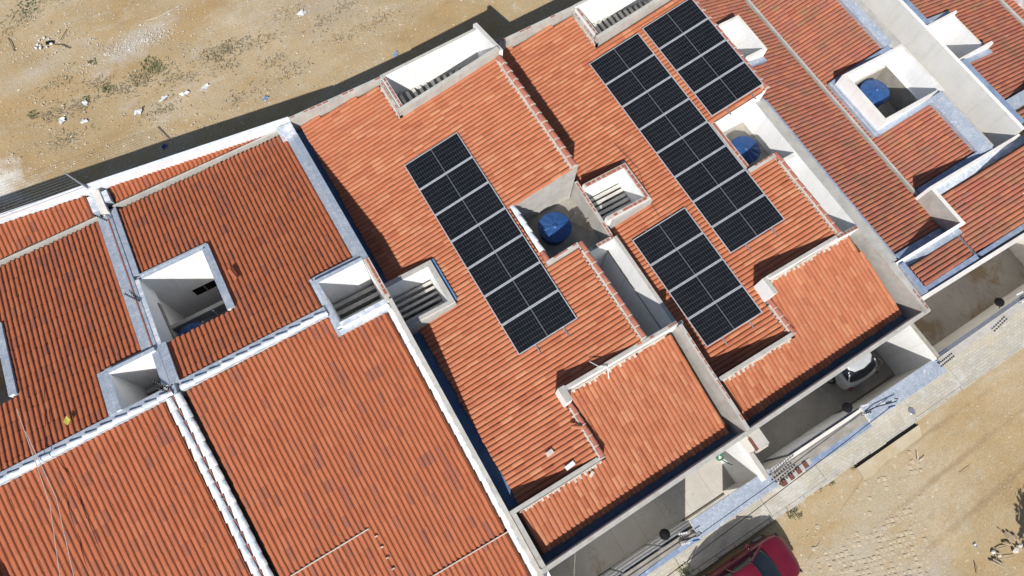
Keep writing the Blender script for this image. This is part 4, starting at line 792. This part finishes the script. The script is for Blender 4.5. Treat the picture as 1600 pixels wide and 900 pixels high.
def bracket(x, y, z, dx, dy, label, tail, blue):
    T = thing('service_bracket', label, 'bracket', (x, y, z)); u = Vector((dx, dy, 0)).normalized(); n = Vector((-u.y, u.x, 0)); p = Vector((x, y, z))
    for k in (-.16, .16):
        tube('cross_bar', [p + n * k, p + n * k + u * .34], .018, METAL, T)
        for i in range(4): disc('insulator', p + n * k + u * (.05 + i * .08) + Vector((0, 0, .01)), .032, .05, LPLAS, T, (0, 0, 1), K=10)
        tube('support_leg', [p + n * k, p + n * k + Vector((0, .02, -.5))], .015, METAL, T)
    tube('arm', [p + u * .1 - n * .05, p + u * .5 + Vector((0, 0, .12)), p + u * tail + Vector((0, 0, .22)), p + u * (tail + .12) + n * .07 + Vector((0, 0, .18)), p + u * (tail + .06) + n * .12 + Vector((0, 0, .1))], .018, BLACK, T)
    q = p + u * tail * .85 - n * .12 + Vector((0, 0, .12)); tube('cable_tie', [q - u * .12, q, q + u * .12], .03, blue, T)
bracket(5.55, -3.5, 2.35, 1, -.35, 'grey service bracket with insulators and blue tie over the pavement beside the crimson car', .62, PLAS)
bracket(13.75, -3.35, 2.35, 1, -.28, 'long black service bracket with white insulators below the white car yard', 1.25, PLAS)
bracket(22.0, -3.15, 2.3, 1, -.1, 'thin black bar resting along the yard wall top at the right picture edge', 1.2, METAL)
tag(tube('power_cable', [(-6, -4.45, 2.75), (2, -4.25, 2.7), (5.2, -4.12, 2.72), (9, -3.98, 2.66), (12, -3.85, 2.66), (14.7, -3.72, 2.6)], .012, BLACK), 'thin black overhead cable strung along the pavement to the long bracket', 'cable')
def comb(x, y, z, dx, dy, n, label, dz=0.0, h=.02):
    T = thing('spiked_rod', label, 'fence rod', (x, y, z), 'electric fence rods on the walls'); p = Vector((x, y, z)); u = Vector((dx, dy, dz))
    tube('rod', [p, p + u], .012, METAL, T); L_ = u.length; uu = u.normalized(); a = uu.cross(Vector((0, 0, 1))).normalized()
    for i in range(n):
        c = p + uu * (L_ * (i + .5) / n); disc('insulator', c - a * .03, .024, .06, BLACK, T, a, K=8)
comb(-6.20, 15.7, 3.85, -.30, .42, 7, 'short black-toothed rod at the back end of the seam between the two left roofs')
comb(-6.1, 11.95, 4.45, -.34, .5, 8, 'black-toothed rod leaning left beside the large white light well')
comb(-6.12, 8.45, 5.1, -.34, .46, 8, 'black-toothed rod crossing the small white vent where the silver seams meet')
comb(-6.20, 8.40, 5.1, -.26, .26, 6, 'shorter black-toothed rod on the silver junction by the small white vent')
comb(-6.15, 4.80, 4.38, -.32, .14, 3, 'bent black rod on the ribbed silver seam between the two front roofs')
for k in range(3): comb(9.35 + .05 * k, -3.55 - .12 * k, 2.5 + .05 * k, 1.0, .12, 9, ['uppermost', 'middle', 'lowest'][k] + ' toothed rod of the three above the red and white blocks')
for k in range(2): comb(17.3, -3.45 - .12 * k, 2.5, .75, .05, 8, ['inner', 'outer'][k] + ' toothed rod of the pair at the pavement corner beside the white yard wall')
comb(20.2, -3.62, 2.3, .85, .12, 7, 'toothed rod lying along the pavement side of the muddy yard wall')
# electric wires behind the far left back wall
T = thing('wire_fence', 'row of thin parallel fence wires on a slanting post behind the far left roof', 'wire fence', (-6.3, 17.1, 3.98))
P0 = Vector((-6.32, 17.15, 3.98)); P1 = Vector((-6.75, 17.95, 4.25)); tube('post', [P0, P1], .03, METAL, T)
Q0 = Vector((-19, 18.1, 3.98)); Q1 = Vector((-19.2, 19.0, 4.3))
for i in range(8):
    k = (i + 1) / 8.5; tube('wire', [P0.lerp(P1, k), (P0.lerp(P1, k) + Q0.lerp(Q1, k)) / 2 - Vector((0, 0, .03)), Q0.lerp(Q1, k)], .004, METAL, T, K=4)
tag(tube('overhead_wire', [(-10.1, 10.0, 5.35), (-10.2, 7, 5.15), (-10.9, 3.5, 5.0)], .010, MORT), 'left strand of the pale wires hanging over the lower left roof', 'wire', 'pale overhead wires')
tag(tube('overhead_wire', [(-10.05, 9.2, 5.4), (-9.95, 7, 5.25), (-10.4, 3.5, 5.1)], .010, MORT), 'right strand of the pale wires hanging over the lower left roof', 'wire', 'pale overhead wires')
# dark wire over house D roof
tag(tube('roof_cable', [(11.35, 9.6, 3.82), (11.5, 8.2, 3.86), (11.15, 7.0, 3.77), (11.1, 6.2, 3.76)], .008, BLACK), 'thin dark cable sagging over the tiles beside the red-rimmed vent', 'cable')
tag(tube('roof_cable', [(9.7, 3.6, 3.42), (9.95, 3.0, 3.48), (9.9, 2.3, 3.47), (10.15, 1.5, 3.53)], .008, BLACK), 'dark cable lying on tiles left of the lower short array', 'cable')
tag(tube('white_conduit', [(5.62, 2.75, 4.75), (5.72, 2.42, 5.02), (5.95, 2.3, 5.02), (5.93, 2.0, 4.45)], .02, LPLAS), 'bent white conduit hooked over the grey front parapet', 'conduit')
tag(tube('garden_hose', [(8.62 + .13 * math.cos(a) * (1 - a / 60), -2.12 + .10 * math.sin(a), 1.75 - a * .02) for a in np.linspace(0, 18, 50)] + [(8.8, -2.35, 1.2), (8.95, -2.6, 1.3)], .02, GREEN), 'coiled green garden hose hung in the sunlit yard corner', 'hose')
tag(tube('rope', [(16.6, -2.3, .8), (16.7, -2.5, .75), (16.45, -2.75, .4), (16.4, -3.0, .1)], .02, MORT), 'pale rope hanging in the yard right of the white car', 'rope')
# loose tiles and scrap on the roofs
me = TILEMESH[('wide', TC.name)][0]
def loose(mesh_, x, y, z, a, tilt, nm, label, cat, sc=1): 
    o = put(nm, mesh_, None, Matrix.Translation((x, y, z)) @ Matrix.Rotation(a, 4, 'Z') @ Matrix.Rotation(tilt, 4, 'Y') @ Matrix.Scale(sc, 4)); tag(o, label, cat); return o
loose(me, 4.35, 1.12, 4.36, 2.6, -.1, 'loose_tile', 'loose tile lying askew against the stepped ridge of red tiles', 'tile', .8)
loose(TILEMESH[('narrow', TA.name)][0], -3.05, 11.05, 4.55, 1.75, 0, 'loose_tile', 'slipped tile leaving a dark slot beside the large white light well', 'tile')
slab = lambda nm, x, y, z, w_, d_, a, mat, lab, cat: tag(put(nm, mesh(nm, [(i * w_ / 2, j * d_ / 2, k * .02) for i in (-1, 1) for j in (-1, 1) for k in (-1, 1)], [(0, 1, 3, 2), (4, 6, 7, 5), (0, 4, 5, 1), (2, 3, 7, 6), (0, 2, 6, 4), (1, 5, 7, 3)], mat), None, Matrix.Translation((x, y, z)) @ Matrix.Rotation(a, 4, 'Z') @ Matrix.Rotation(-.236, 4, 'Y')), lab, cat)
slab('scrap_sheet', 3.42, .32, 4.08, .34, .14, .1, LPLAS, 'pale grey scrap strip on tiles above the lower parapet', 'scrap')
slab('tile_shard', 3.08, .98, 4.0, .26, .16, .1, MORT, 'beige tile shard lying on the lower tiles', 'shard')
slab('scrap_sheet', 3.9, -.25, 3.9, .2, .1, .5, MORT, 'small whitish mortar scrap on front tiles below the grey step', 'scrap')
# leaf on roof
tag(put('fallen_leaf', mesh('fallen_leaf', [(0, 0, 0), (.12, .1, .03), (.3, .03, 0), (.14, -.1, .02), (.15, 0, -.01)], [(0, 4, 1), (1, 4, 2), (2, 4, 3), (3, 4, 0)], surf('yellow_leaf', (.42, .42, .06), (.5, .5, .1), 6)), None, Matrix.Translation((-9.15, 8.95, 4.98)) @ Matrix.Rotation(1.3, 4, 'Z')), 'yellow-green fallen leaf on the tiles above the silver ridge', 'leaf')
# ---------------------------------------------------------------- back lot: tufts, rubble, litter
def tuft(x, y, r, n, mat, label, cat='weed', group='weeds on the back lot', z=GZ):
    v, f = [], []
    for i in range(n):
        a = random.uniform(0, 6.28); d = r * random.random() ** .6; cx, cy = x + d * math.cos(a), y + d * math.sin(a); L_ = random.uniform(.05, .13) * (r / .4) ** .4; b = random.uniform(0, 6.28); e = random.uniform(.2, 1.1)
        w_ = L_ * .22; dx, dy = math.cos(b), math.sin(b); base = len(v)
        v += [(cx - dy * w_, cy + dx * w_, z + .02), (cx + dy * w_, cy - dx * w_, z + .02), (cx + dx * L_ * math.cos(e) + dy * w_ * .4, cy + dy * L_ * math.cos(e) - dx * w_ * .4, z + .02 + L_ * math.sin(e)), (cx + dx * L_ * 1.3 * math.cos(e), cy + dy * L_ * 1.3 * math.cos(e), z + L_ * .8 * math.sin(e) + .02)]
        f += [(base, base + 1, base + 2), (base, base + 2, base + 3)]
    return tag(part('weed', v, f, mat), label, cat, group)
import itertools
tf = [(-5.55, 24.0, .28, 70, LEAF, 'bright green weed tuft left of the white paper scrap'), (-1.55, 24.3, .3, 60, LEAF, 'upper green weed beside the pale rubble streak'), (-6.2, 26.2, .22, 45, LEAF, 'small weed tuft at the left end of the pale rubble streak'), (-4.2, 24.9, .5, 70, DRY, 'dry grey-green scrub patch above the white paper'), (-3.6, 25.1, .4, 60, LEAF, 'bushy weed at the top of the dry scrub patch'), (-6.7, 23.9, .25, 45, LEAF, 'weed beside white litter left of the paper scrap'), (-9.3, 24.3, .25, 50, LEAF, 'leftmost low green weed on the back lot'), (-8.5, 24.0, .3, 30, DRY, 'dry stalks right of the leftmost weed'), (-1.0, 24.2, .5, 45, DRY, 'dry scrub right of centre on the back lot'), (-11.2, 31.6, .6, 60, LEAF, 'weed clump at the top left picture corner'), (0.4, 23.4, .4, 30, DRY, 'sparse dry scrub near the building shadow'), (-.3, 25.0, .4, 40, DRY, 'sparse scrub beside a pale stone')]
def inv(px, py, z=GZ):
    d = RM @ Vector(((px - 800) / F, -(py - 450) / F, -1)); t_ = (z - CAM.z) / d.z; return CAM.x + d.x * t_, CAM.y + d.y * t_
pos = [(168, 138), (243, 106), (145, 97), (222, 122), (235, 100), (133, 158), (52, 180), (75, 184), (335, 85), (45, 8), (350, 100), (355, 75)]
wpos = [(round(inv(*p)[0], 2), round(inv(*p)[1], 2)) for p in pos]
for (a, p) in zip(tf, wpos): tuft(p[0], p[1], *a[2:5], a[5])
kp = [(inv(1240, 800)), (inv(1232, 792)), (inv(1278, 758)), (inv(1330, 727)), (inv(1298, 752)), (inv(1268, 765))]
for i, (p, lab) in enumerate(zip(kp, ['largest weed growing at the kerb right of the crimson car', 'weed growing just left of the largest kerb weed', 'sparse kerb weed midway to the concrete ramp', 'weed at the near end of the dark kerb gap', 'tiny kerb weed next to the weed at the dark gap', 'scattered kerb weed in the earth strip'])): tuft(p[0], p[1], .3 - .03 * i, 60 - 6 * i, LEAF if i % 2 == 0 else DRY, lab, 'weed', 'weeds along the kerb')
tuft(*inv(1070, 893), .3, 80, LEAF, 'green weed at the pavement edge left of the crimson car', 'weed', 'weeds along the kerb', -.02)
# rubble as one scattered mass
def rubble(name, n, area, smin, smax, mat, z=GZ):
    v, f = [], []; base_v = np.array([(1, 0, 0), (-1, 0, 0), (0, 1, 0), (0, -1, 0), (0, 0, .7), (0, 0, -.5)]); base_f = [(0, 2, 4), (2, 1, 4), (1, 3, 4), (3, 0, 4), (2, 0, 5), (1, 2, 5), (3, 1, 5), (0, 3, 5)]
    for i in range(n):
        x, y = area(); s = smin + (smax - smin) * random.random() ** 4; a = random.uniform(0, 6.28); c, s_ = math.cos(a), math.sin(a)
        pts = base_v * np.array([s * random.uniform(.7, 1.5), s * random.uniform(.5, 1.1), s * random.uniform(.4, .9)]); b = len(v)
        v += [(x + p[0] * c - p[1] * s_, y + p[0] * s_ + p[1] * c, z + p[2] + .01) for p in pts]; f += [tuple(b + k for k in q) for q in base_f]
    o = part(name, v, f, mat); o['kind'] = 'stuff'; return o
def clustered(x0, x1, y0, y1, k=26, p=.6, sd=1.0):
    cs = [(random.uniform(x0, x1), random.uniform(y0, y1)) for _ in range(k)]
    def g():
        if random.random() < p:
            c = random.choice(cs); return c[0] + random.gauss(0, sd), max(y0, c[1] + random.gauss(0, sd * .5))
        return random.uniform(x0, x1), random.uniform(y0, y1)
    return g
rubble('gravel', 15000, clustered(-14, 24, 17.6, 34, 70, .55, 1.3), .009, .05, PEB)
rubble('dark_gravel', 3000, clustered(-14, 24, 17.6, 34, 50, .6, 1.2), .010, .04, CONC)
def scrub(name, n, spots, sd, mat):
    v, f = [], []
    for i in range(n):
        cx, cy = random.choice(spots); x, y = cx + random.gauss(0, sd), cy + random.gauss(0, sd * .45); a = random.uniform(0, 6.28); L_ = random.uniform(.04, .16); w_ = random.uniform(.006, .014); k = len(v); dx, dy = math.cos(a), math.sin(a); h = random.uniform(.01, .07)
        v += [(x - dy * w_, y + dx * w_, GZ + .01), (x + dy * w_, y - dx * w_, GZ + .01), (x + dx * L_ + dy * w_, y + dy * L_ - dx * w_, GZ + h), (x + dx * L_ - dy * w_, y + dy * L_ + dx * w_, GZ + h)]; f.append((k, k + 1, k + 2, k + 3))
    o = part(name, v, f, mat); o['kind'] = 'stuff'; return o
sp = [inv(*q) for q in ((190, 140), (205, 132), (225, 120), (235, 112), (250, 108), (270, 120), (330, 88), (345, 80), (365, 72), (385, 70), (350, 105), (295, 120), (265, 165), (250, 175), (115, 170), (130, 160), (150, 130), (90, 130), (50, 25), (30, 20), (20, 45), (60, 12), (420, 60), (430, 95), (530, 60), (510, 35), (560, 45), (460, 110), (380, 150), (450, 20), (540, 10), (600, 30), (95, 222), (110, 215), (75, 180))]
scrub('dry_scrub', 1900, sp, .42, DRY); scrub('dark_twigs', 600, sp, .7, DARKV)
rubble('street_gravel', 3500, clustered(9, 30, -14, -5.3, 30, .5, .9), .007, .026, PEB)
c1 = clustered(-1, 3, 27.5, 30, 6, .8, .8); rp = [inv(185, 75), inv(150, 95), inv(215, 65), inv(240, 60)]
rubble('rubble_streak', 1500, lambda: (lambda c: (c[0] + random.gauss(0, .7), c[1] + random.gauss(0, .28)))(random.choice(rp)), .010, .045, PEB)
# litter
def scrap(px, py, w_, h_, a, mat, label, cat='litter'):
    x, y = inv(px, py); v = []
    for i in range(4):
        for j in range(4): v.append(((i / 3 - .5) * w_ * .75 + random.gauss(0, w_ * .09), (j / 3 - .5) * h_ * .8 + random.gauss(0, h_ * .12), .03 + random.random() * .09))
    f = [(i * 4 + j, (i + 1) * 4 + j, (i + 1) * 4 + j + 1, i * 4 + j + 1) for i in range(3) for j in range(3)]
    return tag(put('litter', mesh('litter', v, f, mat), None, Matrix.Translation((x, y, GZ)) @ Matrix.Rotation(a, 4, 'Z')), label, cat, 'litter on the bare ground')
scrap(217, 176, .42, .32, .6, LPLAS, 'square white sheet scrap with brown flap near the left building shadow')
scrap(221, 171, .22, .12, .2, WOOD, 'brown flap lying at the corner of the square white sheet')
scrap(256, 155, .5, .16, .5, LPLAS, 'narrow white plastic scrap right of the square sheet')
scrap(322, 137, .5, .22, .4, LPLAS, 'white bag scrap farthest right on the scrub line')
scrap(290, 148, .4, .24, .2, LPLAS, 'white bag scrap beside dry scrub, middle of the line')
scrap(132, 162, .3, .3, .2, LPLAS, 'white litter lying among two green weeds')
scrap(98, 189, .4, .3, .1, LPLAS, 'pale grey scrap below left weeds')
scrap(132, 191, .3, .2, .4, LPLAS, 'small pale scrap left of the square sheet, near the shadow')
scrap(258, 230, .25, .2, .4, PLAS, 'bluish scrap lying in the building shadow, left')
scrap(618, 86, .5, .3, .5, BLUE, 'bluish scrap in the shadow behind the long white back court')
scrap(1522, 852, .22, .12, .4, LPLAS, 'small white scrap on bare earth left of the stick pile')
scrap(1590, 537, .3, .16, 1.2, BLUE, 'bright blue scrap beyond the kerb at the right picture edge')
scrap(415, 155, .3, .3, .5, BLUE, 'pale bluish scrap at the shadow edge behind the corner of the roofs')
scrap(473, 22, .5, .25, .4, LPLAS, 'white crumpled scrap near the top picture edge')
def sticks(pts, label, cat, r=.02, mat=WOOD, nm='stick', group=None):
    return tag(tube(nm, [(*inv(*p), GZ + .03 + .03 * (i % 2)) for i, p in enumerate(pts)], r, mat), label, cat, group)
sticks([(13, 60), (18, 68), (23, 80)], 'dark charred branch near the left picture edge', 'branch', .022, DARKV)
sticks([(105, 46), (96, 64)], 'thin straight twig above the white rubble heap', 'twig', .012, BLACK)
sticks([(86, 70), (98, 71), (110, 76)], 'curved dark twig right of the white rubble heap', 'twig', .018, BLACK)
sticks([(228, 33), (247, 29), (262, 20), (281, 11)], 'long pale crooked branch near the top left', 'branch', .012, PEB)
sticks([(130, 258), (145, 232)], 'thin leaning pole shadowing the ground beyond the left roofs', 'pole', .02) if False else None
x0, y0 = inv(74, 68)
T = thing('rubble_heap', 'small heap of white stones around a dark hole on the back lot', 'rubble heap', (x0, y0, GZ))
for i in range(14):
    mm = bpy.data.meshes.new('stone'); bm = bmesh.new(); bmesh.ops.create_icosphere(bm, subdivisions=1, radius=1)
    for v_ in bm.verts: v_.co *= random.uniform(.7, 1.2)
    bm.to_mesh(mm); bm.free(); mm.materials.append(LPLAS if i < 9 else BLACK)
    a = random.uniform(0, 6.28); d = random.uniform(.1, .45) if i < 9 else random.uniform(0, .14); s = random.uniform(.04, .10)
    put('stone', mm, T, Matrix.Translation((x0 + d * math.cos(a) - (.12 if i < 9 else -.1), y0 + d * math.sin(a), GZ + .05)) @ Matrix.Diagonal((s, s, s * .6, 1)))
# street: buried cobbles
stp = part('street_paving', [(*inv(1245, 900), GZ - .012), (*inv(1470, 900), GZ - .012), (*inv(1450, 745), GZ - .012), (*inv(1380, 700), GZ - .012)], [(0, 1, 2, 3)], EARTH); stp['kind'] = 'structure'
mm = bpy.data.meshes.new('cobblestone'); bm = bmesh.new(); bmesh.ops.create_cube(bm, size=1); bmesh.ops.bevel(bm, geom=bm.edges[:], offset=.16, segments=1, affect='EDGES'); bm.to_mesh(mm); bm.free(); mm.materials.append(STONE)
ang = -.35; n = 0
for i in range(-16, 26):
    for j in range(-14, 30):
        gx, gy = 13.0 + (i * math.cos(ang) - j * math.sin(ang)) * .195, -8.2 + (i * math.sin(ang) + j * math.cos(ang)) * .18
        cc = RM.transposed() @ (Vector((gx, gy, GZ)) - CAM); px, py = 800 + F * cc.x / -cc.z, 450 - F * cc.y / -cc.z
        # exposed patch: thick towards the bottom right, thinning uphill
        d1 = (px - 1265) * .55 + (py - 900)      # below this line
        keep = 0
        if 1255 < px < 1452 and py > 815 and py < 915: keep = .78 if py - 815 > (1440 - px) * .35 else .12
        if 1290 < px < 1425 and abs((py - 880) + (px - 1290) * .62) < 8: keep = .9
        if 1340 < px < 1440 and 700 < py < 815: keep = max(keep, .16)
        if 1275 < px < 1340 and abs((py - 868) + (px - 1275) * .5) < 6: keep = .7
        if random.random() < keep and n < 290:
            n += 1; s = random.uniform(.8, 1.1)
            put('cobblestone', mm, stp, Matrix.Translation((gx + random.gauss(0, .012), gy + random.gauss(0, .012), GZ - .048 + random.uniform(-.016, .014))) @ Matrix.Rotation(ang + random.gauss(0, .15), 4, 'Z') @ Matrix.Diagonal((.165 * s, .145 * s, .1, 1)))
# concrete ramp and kerb gap
rp = [inv(1334, 726), inv(1426, 652), inv(1440, 682), inv(1410, 705), inv(1385, 720), inv(1362, 745), inv(1350, 748)]
o = prism('driveway_ramp', [(p[0], min(p[1], -5.27)) for p in rp], lambda x, y: -.07 + .045 * (y + 5.1), -.3, [CONC, surf('sandy_concrete', (.40, .34, .235), (.48, .42, .31), .9, .95, bs=.4, stain=(1.2, (.40, .31, .19), .8, .5))]); tag(o, 'sandy concrete driveway ramp laid against the kerb gap', 'ramp')
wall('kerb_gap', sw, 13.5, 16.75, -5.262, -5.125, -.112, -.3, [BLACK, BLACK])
# stick pile, bottom right
px0, py0 = inv(1578, 858)
T = thing('stick_pile', 'pile of broken grey sticks and wood scraps in the bottom right corner', 'stick pile', (px0, py0, GZ))
for (a, b, r_) in (((1545, 876), (1566, 886), .035), ((1550, 873), (1567, 884), .04), ((1565, 848), (1582, 852), .035), ((1568, 832), (1578, 848), .04), ((1573, 831), (1586, 845), .03), ((1582, 836), (1590, 848), .045), ((1559, 826), (1588, 862), .018), ((1554, 858), (1572, 853), .02), ((1553, 866), (1556, 876), .015), ((1558, 874), (1584, 869), .012), ((1523, 880), (1526, 898), .02), ((1549, 862), (1562, 866), .03)):
    p, q = inv(*a), inv(*b); tube('stick', [(*p, GZ + .05), (*[(p[k] + q[k]) / 2 for k in (0, 1)], GZ + .08 + random.random() * .04), (*q, GZ + .05)], r_, WOOD, T)
for (a, s) in (((1585, 860), .16), ((1592, 852), .12), ((1550, 862), .12), ((1560, 868), .08)):
    m3 = bpy.data.meshes.new('stone'); bm = bmesh.new(); bmesh.ops.create_icosphere(bm, subdivisions=1, radius=1)
    for v_ in bm.verts: v_.co *= random.uniform(.7, 1.2)
    bm.to_mesh(m3); bm.free(); m3.materials.append(PEB); put('stone', m3, T, Matrix.Translation((*inv(*a), GZ + .06)) @ Matrix.Diagonal((s, s * .7, s * .5, 1)))
for a, lab in (((1396, 712), 'upper pale stick of the crossed pair right of the ramp'), ((1440, 716), 'lower pale stick of the crossed pair right of the ramp')):
    pass
sticks([(1432, 706), (1433, 720)], 'single upright pale stick on the earth beyond the ramp', 'stick', .02, PEB)
sticks([(1436, 720), (1445, 714)], 'shorter slanting pale stick beyond the ramp', 'stick', .015, PEB)
sticks([(1500, 740), (1515, 730)], 'faint twig lying in the wheel track', 'twig', .01)

wall('unseen_shade_block', HA, -16.2, -13.2, 1.5, 5.1, 6.15, 0, [WHITE2, GRAY])  # block added out of view to shade the lower left roof corner
T = thing('added_shade_tree', 'leafy tree added out of view to shade the lower right picture corner', 'tree', (16.9, -13.7, GZ))  # tree added outside the frame to cast the corner shadow on the earth
tube('trunk', [(16.9, -13.7, GZ), (16.95, -13.68, 1.0), (16.9, -13.6, 2.1), (17.05, -13.65, 3.0)], .10, WOOD, T)
v, f = [], []
for i in range(5200):
    d = Vector((random.gauss(0, 1), random.gauss(0, 1), random.gauss(0, 1))).normalized() * (random.random() ** .4) * random.uniform(.8, 1.0)
    c = Vector((16.9, -13.7, 3.0)) + Vector((d.x * 1.75, d.y * 1.6, d.z * 1.1)); a = Vector((random.gauss(0, 1), random.gauss(0, 1), random.gauss(0, 1))).normalized() * .15; b_ = a.orthogonal().normalized() * .06; k = len(v)
    v += [tuple(c - a), tuple(c + b_), tuple(c + a), tuple(c - b_)]; f.append((k, k + 1, k + 2, k + 3))
part('crown', v, f, LEAF, T)

tag(disc('pavement_cap', (*inv(1424, 643, 0), .005), .13, .05, METAL, None, (0, 0, 1)), 'small round grey cap on the pavement above the concrete ramp', 'cap')

for H_, xa, xb_ in ((HB, -6.05, 1.04), (HA, -19, -6.2)):
    wall('street_parapet', H_, xa, xb_, -2.42, -2.28, 3.3, 0, [WHITE2, GRAY]); wall('gutter', H_, xa, xb_, -2.28, -2.1, 2.75, 2.5, [GRAY, GUTF])
wall('gable_wall', HF, 35.9, 36.1, 1.9, 19, 4.5, 0, [WHITE2, GRAY])
